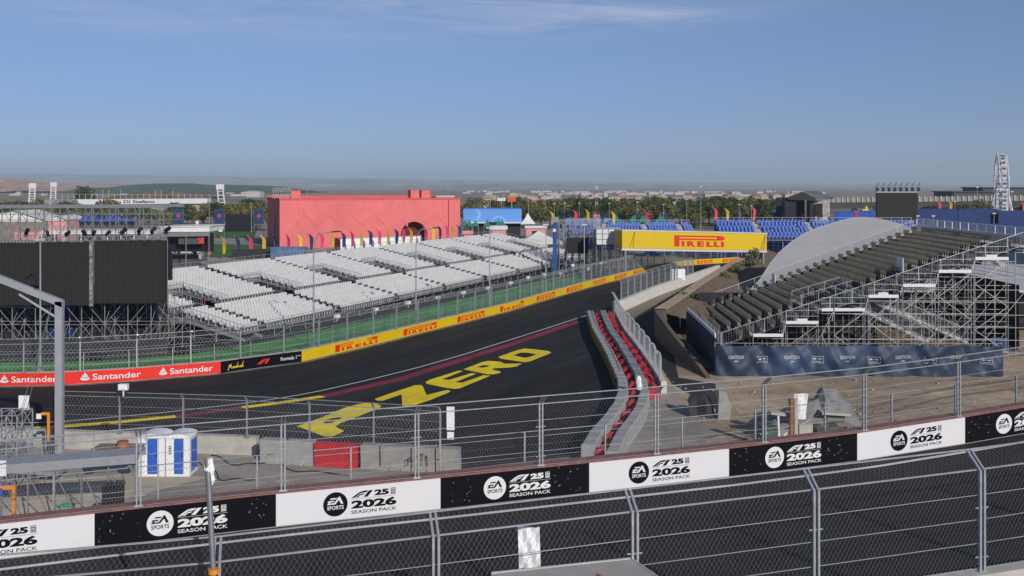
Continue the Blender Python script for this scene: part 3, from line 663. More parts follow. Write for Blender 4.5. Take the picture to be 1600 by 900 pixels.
# ---- white stand on the left
T2, N2, O2 = V(.376, .927, 0).normalized(), V(.927, -.376, 0).normalized(), V(-36.9, 118, 0)
def W(a, b, z): return O2+T2*a+N2*b+UP*z
zf = lambda b: 1.0-b*.212
st = thing('grandstand', 'long open grandstand of white seats in front of the coral building', 'grandstand', W(-18, 19.5, GZ))
aisles = [13.66*k for k in range(-1, 7)]
A0, A1 = -18.0, 91.0
rowsb = [.45+.86*i for i in range(13)]; rowsl = [12.75+.86*i for i in range(8)]
spots = []; deck = MB(); steps = [MB() for _ in aisles]
def invom(a, b): return any(al-.55 < a < al+3.6 and 5.9 < b < 11.7 for al in aisles)
for b in rowsb+rowsl:
    z = zf(b); n = int((A1-A0)/.52)
    for k in range(n):
        a = A0+.3+k*.52
        if any(abs(a-al) < .62 for al in aisles) or invom(a, b): continue
        spots.append(W(a, b, z))
    cuts = sorted([A0]+[A1]+([x for al in aisles for x in (al-.55, al+3.6)] if 5.9 < b < 11.7 else []))
    for a0, a1 in zip(cuts[::2], cuts[1::2]):
        if a1-a0 > .3: deck.obox(W(a0, b-.42, z-.14), T2*(a1-a0), N2*.84, UP*.12)
    for al, sb_ in zip(aisles, steps):
        if not invom(al, b): sb_.obox(W(al-.5, b-.36, z-.0), T2*1.0, N2*.42, UP*.14)
deck.obox(W(A0, 11.75, zf(12)-.3), T2*(A1-A0), N2*.55, UP*.06)
seats(st, spots, math.atan2(T2.y, T2.x), SEATW)
deck.build('deck', STEELD, st)
for s_ in steps: s_.build('aisle_steps', BLACK, st)
rl = MB()
def railing(mb, pts, h, r=.025, bal=None, mid=True):
    for p, q in zip(pts, pts[1:]):
        p, q = Vector(p), Vector(q); L_ = (q-p).length; n = max(1, round(L_/2.0))
        mb.bar(p+UP*h, q+UP*h, r, 4, False); mb.bar(p+UP*h*.15, q+UP*h*.15, r*.7, 4, False)
        if mid and not bal: mb.bar(p+UP*h*.55, q+UP*h*.55, r*.7, 4, False)
        for k in range(n+1): mb.bar(p+(q-p)*k/n, p+(q-p)*k/n+UP*h, r, 4, False)
        if bal:
            m_ = int(L_/bal)
            for k in range(m_): mb.bar(p+(q-p)*k/m_+UP*h*.15, p+(q-p)*k/m_+UP*h, r*.62, 3, False)
railing(rl, [W(A0, 19.6, zf(19.6)), W(A1, 19.6, zf(19.6))], 1.0, .03)
railing(rl, [W(A0, -.1, zf(0)), W(A1, -.1, zf(0))], 1.15, .03, .8)
railing(rl, [W(A0, -.1, zf(0)), W(A0, 19.6, zf(19.6))], 1.05, .03, .5)
railing(rl, [W(A1, -.1, zf(0)), W(A1, 19.6, zf(19.6))], 1.05, .03, .5)
rl.build('railing', STEEL, st)
for al in aisles:
    vm = MB(); z1, z0 = zf(5.9), zf(11.7)
    for a in (al-.5, al+3.55): railing(vm, [W(a, 5.9, z1-.1), W(a, 11.7, z0)], 1.1, .03, .22)
    railing(vm, [W(al-.5, 5.9, z1), W(al+3.55, 5.9, z1)], 1.1, .03, .22)
    for k in range(7): vm.obox(W(al+.2, 6.2+.8*k, z0-.9+.12*k), T2*2.9, N2*.5, UP*.05)
    vm.bar(W(al+1.5, 5.9, z1-.2), W(al+1.5, 11.6, z0), .05)
    vm.build('vomitory_railing', STEEL, st)
    rp_ = MB(); q = W(al-.6, 12.1, zf(12.1)); rp_.bar(q, q+UP*1.5, .05); rp_.box(q+UP*.0, .4, .4, .5); rp_.build('red_post', mat('red_post_paint', (.35, .06, .05), .6), st)
sc = MB(); fac = MB()
for k in range(int((A1-A0)/2.73)+1):
    a = A0+k*2.73
    for b in (19.3, 16.5): sc.bar(W(a, b, GZ), W(a, b, zf(b)-.14), .035)
    if k < 40 and k % 2 == 0: sc.bar(W(a, 19.3, GZ), W(min(a+2.73, A1), 19.3, zf(19.3)-.2), .03)
for a in (A0, A0+2.73):
    for k in range(8):
        b = 19.3-k*2.7
        if b < 0: continue
        sc.bar(W(a, b, GZ), W(a, b, zf(b)-.14), .035)
        for z in (GZ+.3, GZ+1.6, GZ+2.9):
            if z < zf(b-2.7) and b > 2.7: sc.bar(W(a, b, z), W(a, b-2.7, z), .03)
        if b > 2.7: sc.bar(W(a, b, GZ+.3), W(a, b-2.7, min(zf(b-2.7), GZ+2.9)), .03)
    sc.obox(W(a-.05, 19.8, zf(19.8)-.45), T2*.1, N2*-20+UP*(zf(-.2)-zf(19.8)), UP*.28)
stuff(sc.build('scaffold_frame', STEEL, st))
fac.obox(W(A0, -.35, GZ), T2*(A1-A0), N2*.06, UP*(zf(0)-GZ+.2)); fac.obox(W(A0+1, 18.6, GZ), T2*(A1-A0-1), N2*.05, UP*(zf(18.6)-GZ-.3)); fac.build('dark_screen', DARK, st)
# ---- brown stand on the right
X3, Y3, O3 = V(.999, -.0445, 0), V(.0445, .999, 0), V(19.2, 93, 0)
def B(x, y, z): return O3+X3*x+Y3*y+UP*z
zb = lambda x: -3.2+.342*x
bs = thing('grandstand', 'steep open grandstand of beige seats on scaffolding at the right', 'grandstand', B(0, 0, GZ))
spots = []; deck = MB(); under = MB(); fill_ = MB()
NR = 27
for i in range(NR):
    x = .5+.975*i; z = zb(x); y1 = 15.2+.17*i
    for a, b in ((1.9, y1), (y1+1.5, y1+3.2), (-4.2, -.9)):
        if a == -4.2 and i < 1: continue
        y = a
        while y <= b+.01:
            hole = 9 <= i <= 13 and 1.5 < y < 5.2
            if not hole: spots.append(B(x, y, z))
            y += .58
    deck.obox(B(x-.48, -4.6, z-.14), X3*.95, Y3*(y1+8.6), UP*.12)
    under.obox(B(x-.48, -4.55, z-.30), X3*.04, Y3*(y1+8.5), UP*.27)
seats(bs, spots, R(-90)+math.atan2(-.0445, .999), SEATB, 100, thick_seat)
deck.build('deck', mat('brown_deck', (.026, .023, .021), .9, 0, .2, 1), bs); under.build('riser', DARK, bs)
rl = MB()
railing(rl, [B(-.4, -4.75, zb(-.4)), B(26.5, -4.75, zb(26.5))], 1.35, .035, .24)
rl.build('railing', STEEL, bs)
rl = MB()
railing(rl, [B(-.3, -4.7, zb(0)), B(-.3, 19.5, zb(0))], 1.2, .035, .25)
railing(rl, [B(0, 19.3, zb(0)), B(26.5, 23.8, zb(26.5))], 1.2, .035, .25)
rl.build('railing', STEEL, bs)
rl = MB()
for y in (1.5, 5.3): railing(rl, [B(8.2, y, zb(8.2)), B(13, y, zb(13)-.2)], 1.1, .03, .25)
railing(rl, [B(13, 1.5, zb(13)-.2), B(13, 5.3, zb(13)-.2)], 1.1, .03, .25)
rl.build('vomitory_railing', STEEL, bs)
mb = MB()
for x, y in ((9.0, 16.5), (17.5, 1.0)): mb.obox(B(x, y, zb(x)+.2), X3*.06, Y3*1.7, UP*1.3)
mb.build('white_panel', WHITEP, bs)
mb = MB(); railing(mb, [B(27, -5, zb(27)), B(27, 24, zb(27))], 1.3, .04, .3); mb.obox(B(27.1, -5, zb(27)-.3), X3*.05, Y3*29, UP*.9); mb.build('back_panel', ALU, bs)
# scaffolding of the near side
def upr(parent, spots, r, m=STEEL):                     # uprights: one object each, mesh scaled in height
    mb = MB(); mb.bar(V(0, 0, 0), V(0, 0, 1), r, 6); me = mb.data('upright', m); o0 = wloc(parent)
    for p, h in spots:
        o = bpy.data.objects.new('upright', me); COL.objects.link(o); o.parent = parent; o.location = p-o0; o.scale = (1, 1, h)
us = []; lg = MB(); br = MB()
xs = [1.8*k for k in range(16)]
for x in xs:
    for y in (-4.9, -3.0, -.8):
        us.append((B(x, y, GZ), zb(x)-.15-GZ))
STEELM = mat('scaffold_tube', (.34, .345, .35), .5, .4, .2, 4)
upr(bs, us[:90], .034, STEELM)
for y in (-4.9, -.8, 8):
    z = GZ+.35
    while z < zb(27):
        x0 = max(0, (z+3.4)/.342)
        if x0 < 26: lg.bar(B(x0, y, z), B(27, y, z), .032, 4, False)
        z += 1.1
    for k, x in enumerate(xs[:-1]):
        h = min(zb(x), zb(x)-.2); 
        for zz in range(4):
            z0 = GZ+.35+2.2*zz
            if z0+2.2 < h+.6 and (k+zz) % 2 == 0: br.bar(B(x, y, z0), B(x+1.8, y, z0+2.2), .03, 4, False)
for x in xs:
    z = GZ+.35
    while z < zb(x)-.3: lg.bar(B(x, -4.9, z), B(x, 14, z), .028, 4, False); z += 2.2
    for y in (9,): lg.bar(B(x, y, GZ), B(x, y, zb(x)-.2), .04, 4, False)
rgs = random.Random(31)
for k in range(150):                                    # loose tangle of inner tubes
    x = rgs.uniform(2, 26); y = rgs.uniform(-4.5, 12); z0 = rgs.uniform(GZ+.2, max(GZ+.6, zb(x)-2.4)); l_ = rgs.choice([1.2, 2, 2.6])
    d_ = rgs.choice([V(1, 0, 1), V(-1, 0, 1), V(0, 1, 1), V(1, 0, 0), V(0, 1, 0)]); e_ = B(x, y, z0)+d_.normalized()*l_
    if e_.z < zb(x+1)-.3: br.bar(B(x, y, z0), e_, .026, 4, False)
stuff(lg.build('ledger', STEELM, bs)); stuff(br.build('brace', STEELM, bs))
mb = MB(); mb.face([B(.5, .6, GZ), B(15, .6, GZ), B(15, .6, zb(15)-.5), B(.5, .6, zb(.5)-.4)]); mb.face([B(.5, .64, GZ), B(.5, .64, zb(.5)-.4), B(15, .64, zb(15)-.5), B(15, .64, GZ)]); mb.build('under_shade_sheet', DARK, bs)  # dark sheet added in place of the shade under the stand
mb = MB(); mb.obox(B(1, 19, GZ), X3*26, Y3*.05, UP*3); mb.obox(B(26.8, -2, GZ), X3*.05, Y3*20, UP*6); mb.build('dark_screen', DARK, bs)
# outer stair tower with white landings
stw = thing('stair_tower', 'open scaffold stairway with white landing edges on the side of the beige stand', 'stairway', P(1400, 560, 86))
pos = [(1524, 1576, 404), (1467, 1518, 424), (1411, 1462, 446), (1357, 1404, 463), (1284, 1302, 484), (1304, 1352, 484), (1228, 1279, 504), (1177, 1224, 524)]
us = []
for k, (u0, u1, v) in enumerate(pos):
    D = 86; a, b = P(u0, v, D), P(u1, v, D); mb = MB()
    mb.obox(a-UP*.13, b-a, V(0, .05, 0), UP*.27); 
    if k % 3 == 0: mb.obox(a+(b-a)*.33+UP*.14, (b-a)*.33, V(0, .05, 0), UP*.2)
    mb.obox(a-UP*.13+V(0, .05, 0), b-a, V(0, 1.5, 0), UP*.06)
    mb.build('landing', WHITE, stw)
    if k != 4: us += [(V(a.x, D+.1, GZ), a.z-GZ+1.0), (V(b.x, D+.1, GZ), b.z-GZ+1.0), (V(a.x, D+1.4, GZ), a.z-GZ+1.0)]
upr(stw, us, .038, STEELD)
mb = MB(); hr = MB()
for k in range(len(pos)-1):
    u0, u1, v = pos[k]; v2 = pos[k+1][2]; D = 86
    a = P(u0, v, D); b = P(pos[k+1][1], v2, D)
    for y in (0.1, 1.4): mb.bar(V(a.x, D+y, a.z), V(a.x-.2, D+y, b.z+.1), .04)
    for z in (.55, 1.05): hr.bar(V(a.x, D+.05, a.z+z), V(P(u1, v, D).x, D+.05, a.z+z), .025, 4, False)
    n = 6
    for i in range(n+1): hr.bar(V(a.x+(P(u1, v, D).x-a.x)*i/n, D+.05, a.z+.1), V(a.x+(P(u1, v, D).x-a.x)*i/n, D+.05, a.z+1.05), .015, 3, False)
    for i in range(5):
        z = GZ+.6+i*1.1
        if z < a.z: mb.bar(V(a.x, D+.1, z), V(P(u1, v, D).x, D+.1, z), .028, 4, False)
    x0, x1 = a.x, P(u1, v, D).x; z = a.z-.2
    i = 0
    while z-2 > GZ: mb.bar(V(x0 if i % 2 else x1, D+.1, z), V(x1 if i % 2 else x0, D+.1, z-2), .03, 4, False); z -= 2; i += 1
stuff(mb.build('brace', STEEL, stw)); hr.build('handrail', STEEL, stw)
# inner flights going down to the right behind the blue screen
for k, (ua, va, ub, vb, D) in enumerate(((1330, 478, 1452, 538, 88), (1360, 470, 1512, 538, 90))):
    stf = thing('stair_flight', ['aluminium stair flight with barred rails descending behind the blue screen, nearer of two', 'aluminium stair flight with barred rails descending behind the blue screen, farther of two'][k], 'stairs', P(ub, vb, D), 0, 'stair flights behind the blue screen')
    a, b = P(ua, va, D), P(ub, vb, D); mb = MB()
    for y in (0, 1.6): mb.obox(a+V(0, y, 0), b-a, V(0, .08, 0), UP*.3)
    mb.build('stringer', STEELM, stf)
    mb = MB(); n = 18
    for i in range(n): mb.obox(a+(b-a)*i/n+V(0, .08, .1), V(.28, 0, 0), V(0, 1.52, 0), UP*.04)
    mb.build('tread', STEELD, stf)
    mb = MB()
    for y in (0.04, 1.64): railing(mb, [a+V(0, y, .3), b+V(0, y, .3)], 1.05, .028, .13)
    mb.build('railing', STEEL, stf)
# dark wall in front of the stand, white parapet on it
mb = MB(); q0, q1 = V(16.2, 79.2, GZ), V(16.95, 96.5, GZ)
mb.obox(q0, q1-q0, V(.15, 0, 0), UP*2.75); DW = mat('dark_plum_panel', (.035, .03, .045), .8, 0, .3, .6)
o = mb.build('screen_wall', DW, origin=q0); tag(o, 'dark plum solid screen in front of the beige stand, seen at an angle', 'screen')
mb = MB(); mb.obox(q0+V(.2, 1, 2.2), (q1-q0)*.97, V(.08, 0, 0), UP*.9); q1b = V(18.9, 112, -3.0)
mb.obox(q0+V(.2, 17.8, 1.2), q1b-(q0+V(.2, 17.8, 1.2)), V(.08, 0, 0), UP*.8)
o = mb.build('parapet', WHITEP, origin=q0+V(.2, 1, 2.2)); tag(o, 'white parapet board along the foot of the beige stand', 'parapet')
# ---- blue screen cloth with lettering
a, b = G(1118, 587), G(1569, 588); bx = (b-a).length; t = (b-a).normalized(); hB = 2.45
def wave(x, z):
    k = 1-z/hB
    return .11*abs(math.sin(x*.806))**.5*math.sin((z/hB)*2.6+.5)+.04*math.sin(x*5.2+z*2.1)+.10*math.sin(x*1.55)*(.4+z/hB*.6)+.06*math.sin(x*3.1+z*2.4+1)+.07*math.sin(x*1.9-z*3.2)+.05*abs(math.sin((x+z*1.3)*1.61))+.05*abs(math.sin((x-z*1.3)*1.61))+.2*math.exp(-((x % 3.9)-1.9)**2*.8)*k
def ban(x, z, o_=0): 
    sag = .10*abs(math.sin(x*math.pi/3.9))*(z/hB)
    return a+t*x+V(0, -wave(x, z)-o_, 0)+UP*(z-sag)
th = thing('banner_fence', 'long creased navy cloth screen with small white lettering around the beige stand', 'banner', a)
mb = MB(); mb.grid([[ban(x*.15, z*hB/14) for x in range(int(bx/.15)+1)] for z in range(15)])
BAN = mat('printed_navy_cloth', (.007, .022, .058), .55, 0, .3, .28, col2=(.045, .075, .15), spec=.3, big=(.2, .45))
mb.build('cloth', BAN, th, smooth=True)
mb = MB()
for k in range(int(bx/2.4)+1): mb.bar(a+t*(k*2.4)+V(0, .3, 0), a+t*(k*2.4)+V(0, .3, hB+.1), .035)
for z in (.15, hB+.08): mb.bar(a+V(0, .3, z), b+V(0, .3, z), .03)
mb.build('fence_frame', STEELD, th)
mb = MB(); px = bx/451.0
for k in range(5):
    x = (1137+87*k-1118)*px; f = lambda u, v: ban(u, v, .025)
    if x+1.3 > bx: continue
    mb.text('IGNITION', f, x, 1.42, 1.22, .27, .008); mb.poly2(rect(x+.48, 1.2, .3, .06), f)
    x2 = (1182+87*k-1118)*px
    if x2+1 > bx: continue
    for q in (rect(x2, 1.05, .88, .03), rect(x2, 1.55, .88, .03), rect(x2, 1.08, .03, .47), rect(x2+.85, 1.08, .03, .47), rect(x2+.12, 1.30, .22, .12), rect(x2+.46, 1.33, .28, .07), rect(x2+.12, 1.14, .62, .04)): mb.poly2(q, f)
mb.build('lettering', mat('faded_white_print', (.42, .43, .46), .6, 0, 0), th)
# ================================================================ YELLOW BRIDGE
th = thing('footbridge', 'yellow covered footbridge with big red tyre lettering crossing the lower track', 'bridge', P(972, 389, 163)*1.0)
DL, DR = 162.0, 170.0
a0, b0 = P(972, 388, DL), P(1198, 391.5, DR); H = 27.5/F*DL; bd = (b0-a0); bl = bd.length; bt = bd/bl; bn = V(bt.y, -bt.x, 0)
mb = MB(); mb.obox(a0+UP*.02, bd, -bn*3.2, UP*(H-.02)); mb.build('body', YEL, th)
mb = MB(); mb.obox(a0+UP*H-bt*.05+bn*.08, bd+bt*.1, -bn*3.4, UP*.16); mb.obox(a0-bt*.05+bn*.05-UP*.35, bd+bt*.1, -bn*3.3, UP*.34); mb.build('edge_frame', ALU, th)
mb = MB()
for k in (.3, .6, .6): pass
fnb = lambda x, y: a0+bt*x+bn*.05+UP*y
L0, L1 = bl*(1051-972)/226, bl*(1130-972)/226
pirelli(mb, lambda x, y: fnb(L0+x*(L1-L0), H*.165+y*H*.64)); mb.build('lettering', REDI, th)
mb = MB()
for x in (bl*.05, bl*.955): mb.bar(a0+bt*x+bn*.05+UP*.1, a0+bt*(x+.9)+bn*.05+UP*(H-.1), .03); mb.bar(a0+bt*(x+.9)+bn*.05+UP*(H-.1), a0+bt*(x+.55)+bn*.05+UP*.1, .03)
mb.build('cable', BLACK, th)
for x in (.6, bl-.6):
    mb = MB()
    for dy in (.3, 2.7): mb.bar(V((a0+bt*x).x, (a0+bt*x).y+dy, GZ), V((a0+bt*x).x, (a0+bt*x).y+dy, a0.z), .22, 8)
    for k in range(3): mb.bar(V((a0+bt*x).x, (a0+bt*x).y+.3, GZ+k*1.4), V((a0+bt*x).x, (a0+bt*x).y+2.7, GZ+1.4+k*1.4), .06)
    mb.build('pier', STEELD, th)
cab = thing('site_cabin', 'white cabin with grey frame bars at the left end of the yellow bridge', 'cabin', P(932, 384, 166))
c0, c1 = P(932, 382, 166), P(961, 382, 166); mb = MB(); mb.obox(c0, c1-c0+V(.9, 0, 0), V(.6, 6, 0), UP*2.6); mb.build('body', WHITE, cab)
mb = MB()
for k in range(4): mb.bar(c0+(c1-c0)*k/3+V(0, -.08, -.1), c0+(c1-c0)*k/3+V(0, -.08, 2.7), .05)
for z in (.0, .9, 1.8, 2.65): mb.bar(c0+V(0, -.08, z), c1+V(.9, -.08, z), .05)
for k in range(5): mb.bar(V(c0.x+k*1.0, c0.y+.5, GZ), V(c0.x+k*1.0, c0.y+.5, c0.z), .06)
mb.build('frame', STEELD, cab)
# ---- generic scaffold tower
def scaffold(name, label, o, ex, ey, h, nx, ny, lift=1.8, r=.04, m=STEEL, dens=1, group=None):
    th = thing(name, label, 'scaffold', o, 0, group); o = Vector(o); ex, ey = Vector(ex), Vector(ey); lg, br, us = MB(), MB(), []
    for i in range(nx+1):
        for j in range(ny+1): us.append((o+ex*i/nx+ey*j/ny, h))
    upr(th, us[:100], r, m)
    n = int(h/lift)
    for k in range(1, n+1):
        z = UP*(k*lift)
        for j in range(ny+1): lg.bar(o+ey*j/ny+z, o+ex+ey*j/ny+z, r*.8, 4, False)
        for i in range(nx+1): lg.bar(o+ex*i/nx+z, o+ex*i/nx+ey+z, r*.8, 4, False)
        for i in range(nx):
            for j in range(ny+1):
                if (i+k+j) % 2 == 0 or dens > 1:
                    p, q = o+ex*i/nx+ey*j/ny+UP*((k-1)*lift), o+ex*(i+1)/nx+ey*j/ny+UP*(k*lift)
                    if (i+k) % 4 > 1: p, q = V(q.x, q.y, p.z), V(p.x, p.y, q.z)
                    br.bar(p, q, r*.8, 4, False)
        for i in range(0, nx+1, 2):
            for j in range(ny): br.bar(o+ex*i/nx+ey*j/ny+UP*((k-1)*lift), o+ex*i/nx+ey*(j+1)/ny+UP*(k*lift), r*.8, 4, False)
    stuff(lg.build('ledger', m, th)); stuff(br.build('brace', m, th)); return th
t = scaffold('scaffold_tower', 'dense scaffold tower holding a small dark screen left of the yellow bridge', V(P(874, 400, 172).x, 172, GZ), V(7.4, 0, 0), V(0, 6, 0), 9.2, 6, 3, 1.5, .05, STEELD, 2)
mb = MB(); mb.obox(P(886, 396, 171), V(3.7, 0, 0), V(0, .4, 0), UP*2.7); tag(mb.build('screen', LED, origin=P(886, 396, 171)), 'small dark video screen hung on the scaffold tower left of the bridge', 'screen')
t = scaffold('scaffold_tower', 'low open scaffold under the white cabin beside the bridge', V(P(932, 400, 168).x, 168, GZ), V(6.5, 0, 0), V(0, 5, 0), 4.4, 5, 2, 1.4, .05, STEELD, 2)
t = scaffold('scaffold_tower', 'tall narrow scaffold mast rising beside the white cabin', V(P(928, 400, 171).x, 171, GZ), V(.9, 0, 0), V(0, .9, 0), 10.2, 1, 1, 1.0, .05, STEEL, 2)
tw = thing('banner_tower', 'tall blue cloth clad tower left of the small dark screen', 'tower', V(P(864, 437, 168).x, 168, GZ))
x0 = P(864, 437, 168).x; mb = MB(); mb.obox(V(x0, 168, GZ), V(.7, 0, 0), V(0, .85, 0), UP*8.9); mb.build('cloth', mat('tower_blue_cloth', (.02, .065, .24), .7, 0, .2, .6), tw)
mb = MB(); mb.obox(V(x0-.1, 167.9, GZ+8.9), V(1.05, 0, 0), V(0, 1.05, 0), UP*.9); mb.build('cap', STEELD, tw)
mb = MB(); mb.obox(V(x0, 167.96, GZ+7.3), V(.5, 0, 0), V(0, .03, 0), UP*.5); mb.build('emblem', INKW, tw)
# ---- blue stands
def blue_stand(label, u0, u1, D, ztop, rows, pitch, rise, ang, seatw=.55, aisles_=(), m=BLUES):
    o = V((u0-800)/F*D, D, 0); ln = V(math.cos(ang), math.sin(ang), 0); fw = V(ln.y, -ln.x, 0)
    e = V((u1-800)/F, 1, 0); Ln = ((e.x*o.y-o.x)/(ln.x-e.x*ln.y))
    st = thing('grandstand', label, 'grandstand', V(o.x, o.y, GZ)); spots = []; dk = MB(); ai = [MB() for _ in aisles_]
    for i in range(rows):
        z = ztop-i*rise; b = i*pitch
        dk.obox(o+fw*b+UP*(z-.15), ln*Ln, fw*pitch*.97, UP*.13)
        k = .3+random.random()*.5
        while k < Ln-.2:
            if not any(abs(k-a*Ln) < .7 for a in aisles_): random.random() < .97 and spots.append(o+ln*k+fw*(b+.45)+UP*z)
            k += seatw
        for a, am in zip(aisles_, ai): am.obox(o+ln*(a*Ln-.55)+fw*b+UP*(z-.01), ln*1.1, fw*.4, UP*.2)
    seats(st, spots, math.atan2(ln.y, ln.x), m, 60)
    dk.build('deck', mat('grey_blue_deck', (.20, .24, .34), .8, 0, .2, 1), st); 
    for am in ai: am.build('aisle_steps', CONC, st)
    mb = MB(); railing(mb, [o+UP*ztop-fw*.3, o+ln*Ln+UP*ztop-fw*.3], 1.2, .04, 1.0); mb.build('railing', STEEL, st)
    mb = MB(); n = int(Ln/4)
    for k in range(n+1):
        for b in (0, rows*pitch*.5, rows*pitch-.3): mb.bar(o+ln*(Ln*k/n)+fw*b+UP*GZ, o+ln*(Ln*k/n)+fw*b+UP*(ztop-b/pitch*rise-.2), .08)
    stuff(mb.build('scaffold_frame', STEELD, st))
    mb = MB(); mb.obox(o-fw*.4+UP*GZ, ln*Ln, fw*.05, UP*(ztop-GZ)); mb.build('back_cloth', BLUEF, st)
    return st
blue_stand('far blue grandstand seen over the top of the yellow bridge, left part', 884, 1078, 235, 1.9, 8, .85, .30, R(4), .7, (.3, .62, .9))
blue_stand('wide blue grandstand behind the grey membrane hall, right of the bridge', 1116, 1425, 205, 3.5, 11, .85, .29, R(-3), .74, (.2, .47, .75))
blue_stand('low blue grandstand seen under the yellow bridge', 1008, 1118, 215, -.6, 6, .85, .32, R(0), .7)
# ================================================================ CORAL BUILDING
phi = R(20); cl = P(437, 388, 240); cl.z = GZ; ex = V(math.cos(phi), math.sin(phi), 0); ey = V(-math.sin(phi), math.cos(phi), 0); LW, DPT, HH = 45.6, 27.0, 11.7
th = thing('exhibition_building', 'large coral pink windowless building with an arched opening', 'building', cl)
K = lambda x, y, z: cl+ex*x+ey*y+UP*z
au0, ar = 33.4, 3.5                                    # arch centre and radius
mb = MB(); zt = 2.6; n = 14
arc = [(au0+ar*math.cos(math.pi*k/n), zt+ar*math.sin(math.pi*k/n)) for k in range(n+1)]
fr = lambda x, z: K(x, 0, z)
mb.poly2([(0, 0), (au0-ar, 0), (au0-ar, HH), (0, HH)], fr); mb.poly2([(au0+ar, 0), (LW, 0), (LW, HH), (au0+ar, HH)], fr)
for p, q in zip(arc, arc[1:]): mb.face([fr(*p), fr(p[0], HH), fr(q[0], HH), fr(*q)])
for p, q in zip([(au0+ar, 0)]+arc+[(au0-ar, 0)], arc+[(au0-ar, 0)]): mb.face([K(p[0], 0, p[1]), K(q[0], 0, q[1]), K(q[0], 3.2, q[1]), K(p[0], 3.2, p[1])])
mb.face([K(0, 0, 0), K(0, 0, HH), K(0, DPT, HH), K(0, DPT, 0)]); mb.face([K(LW, 0, 0), K(LW, DPT, 0), K(LW, DPT, HH), K(LW, 0, HH)]); mb.face([K(0, DPT, 0), K(0, DPT, HH), K(LW, DPT, HH), K(LW, DPT, 0)])
rg = random.Random(5)
def zig(x0, z0, pts, w_, dpt):                          # raised fold bands on the render
    for (xa, za), (xb, zb_) in zip(pts, pts[1:]):
        mb.face([K(x0+xa, -.02, z0+za), K(x0+xb, -.02, z0+zb_), K(x0+xb, -dpt, z0+zb_+w_), K(x0+xa, -dpt, z0+za+w_)]); mb.face([K(x0+xa, -dpt, z0+za+w_), K(x0+xb, -dpt, z0+zb_+w_), K(x0+xb, -.02, z0+zb_+w_*1.25), K(x0+xa, -.02, z0+za+w_*1.25)])
for k in range(5): zig(4+5.6*k, 5.2, [(0, 0), (2.2, 2.3), (5.4, -.5)], 1.0, .15)
zig(36, 5.2, [(0, 0), (2.5, 2.6), (6, -.6)], 1.0, .10)
for x in (4.5, 29.5, 38.8): mb.obox(K(x, -.03, .1), ex*.05, ey*.03, UP*(HH-.2))
mb.build('wall', PINK, th)
mb = MB(); t_ = .5
mb.obox(K(-.12, -.12, HH), ex*(LW+.24), ey*t_, UP*.45); mb.obox(K(-.12, DPT-t_+.12, HH), ex*(LW+.24), ey*t_, UP*.9); mb.obox(K(-.12, t_-.12, HH), ex*t_, ey*(DPT-2*t_+.24), UP*.45); mb.obox(K(LW-t_+.12, t_-.12, HH), ex*t_, ey*(DPT-2*t_+.24), UP*.45)
mb.build('parapet', PINKD, th)
mb = MB()
for k in range(1, 10):
    if abs(k*4.56-au0) > ar+.2: mb.obox(K(k*4.56, -.012, .1), ex*.05, ey*.012, UP*(HH-.15))
for k in range(1, 6): mb.obox(K(-.012, k*4.5, .1), ex*.012, ey*.05, UP*(HH-.15))
stuff(mb.build('panel_joint', PINKD, th))
mb = MB(); mb.face([K(0, 0, HH+.02), K(LW, 0, HH+.02), K(LW, DPT, HH+.02), K(0, DPT, HH+.02)]); mb.build('roof', PINKD, th)
for x, y, s in ((3.4, 5, 2.2), (33.8, 5, 2.3), (36.9, 6, 2.3)):
    mb = MB(); mb.obox(K(x, y, HH+.02), ex*2.3, ey*3, UP*s); mb.obox(K(x-.1, y-.1, HH+s), ex*2.5, ey*3.2, UP*.1); mb.build('roof_box', PINK, th)
mb = MB(); mb.poly2([(au0+ar, 0)]+arc+[(au0-ar, 0)], lambda x, z: K(x, 3.1, z)); mb.build('arch_backing', mat('dark_red_interior', (.12, .02, .02), .9, 0, .1), th)
mb = MB(); mb.obox(K(-.03, 8, 0), ex*.02, ey*2.2, UP*8.2); mb.build('side_opening', BLACK, th)
mb = MB(); mb.obox(K(42.4, -.14, .2), ex*.14, ey*.12, UP*(HH-.2)); mb.build('downpipe', mat('dark_pipe', (.12, .03, .03), .7), th)
mb = MB(); mb.obox(K(40, 3, HH+.47), ex*5, ey*.1, UP*.5); mb.build('roof_railing', CONC, th)
mb = MB(); q = K(-1, 6, HH)
for k in range(8): mb.bar(q+V(k*.6, 0, .2), q+V(k*.6+.4, 0, 3.0), .05); mb.bar(q+V(k*.6+.5, 0, .2), q+V(k*.6, 0, 2.6), .05)
for z in (1.2, 2.8): mb.bar(q+V(0, 0, z), q+V(4.8, 0, z), .06)
mb.build('roof_scaffold', ALU, th)
mb = MB(); q0, q1 = P(532, 391, 226), P(657, 384, 238); q0.z = q1.z = GZ
mb.prism([q0, q1, q1+V(-.3, 5, 0), q0+V(-.3, 5, 0)], UP*3.0); tag(mb.build('terrace_wall', WHITEP, origin=q0), 'low white terrace wall in front of the coral building', 'wall')
mb = MB(); mb.prism([q0+V(-.6, 2, 0), q0+V(-.1, 2, 0), q0+V(-.1, 6, 0), q0+V(-2.5, 6, 0)], UP*3); tag(mb.build('terrace_ramp', PINKD, origin=q0), 'sloping coral block at the left end of the white terrace wall', 'ramp')
mb = MB(); q0 = P(452, 400, 205); q0.z = GZ+1.0; mb.box(V(q0.x, q0.y, GZ), 7.2, 2.4, 2.5); mb.box(V(q0.x, q0.y-1.3, GZ), 6.4, .1, 1.6); tag(mb.build('trailer', mat('blue_grey_panel', (.08, .14, .26), .6, 0, .3, 1), origin=q0), 'blue grey trailer with open side behind the white seats', 'trailer')
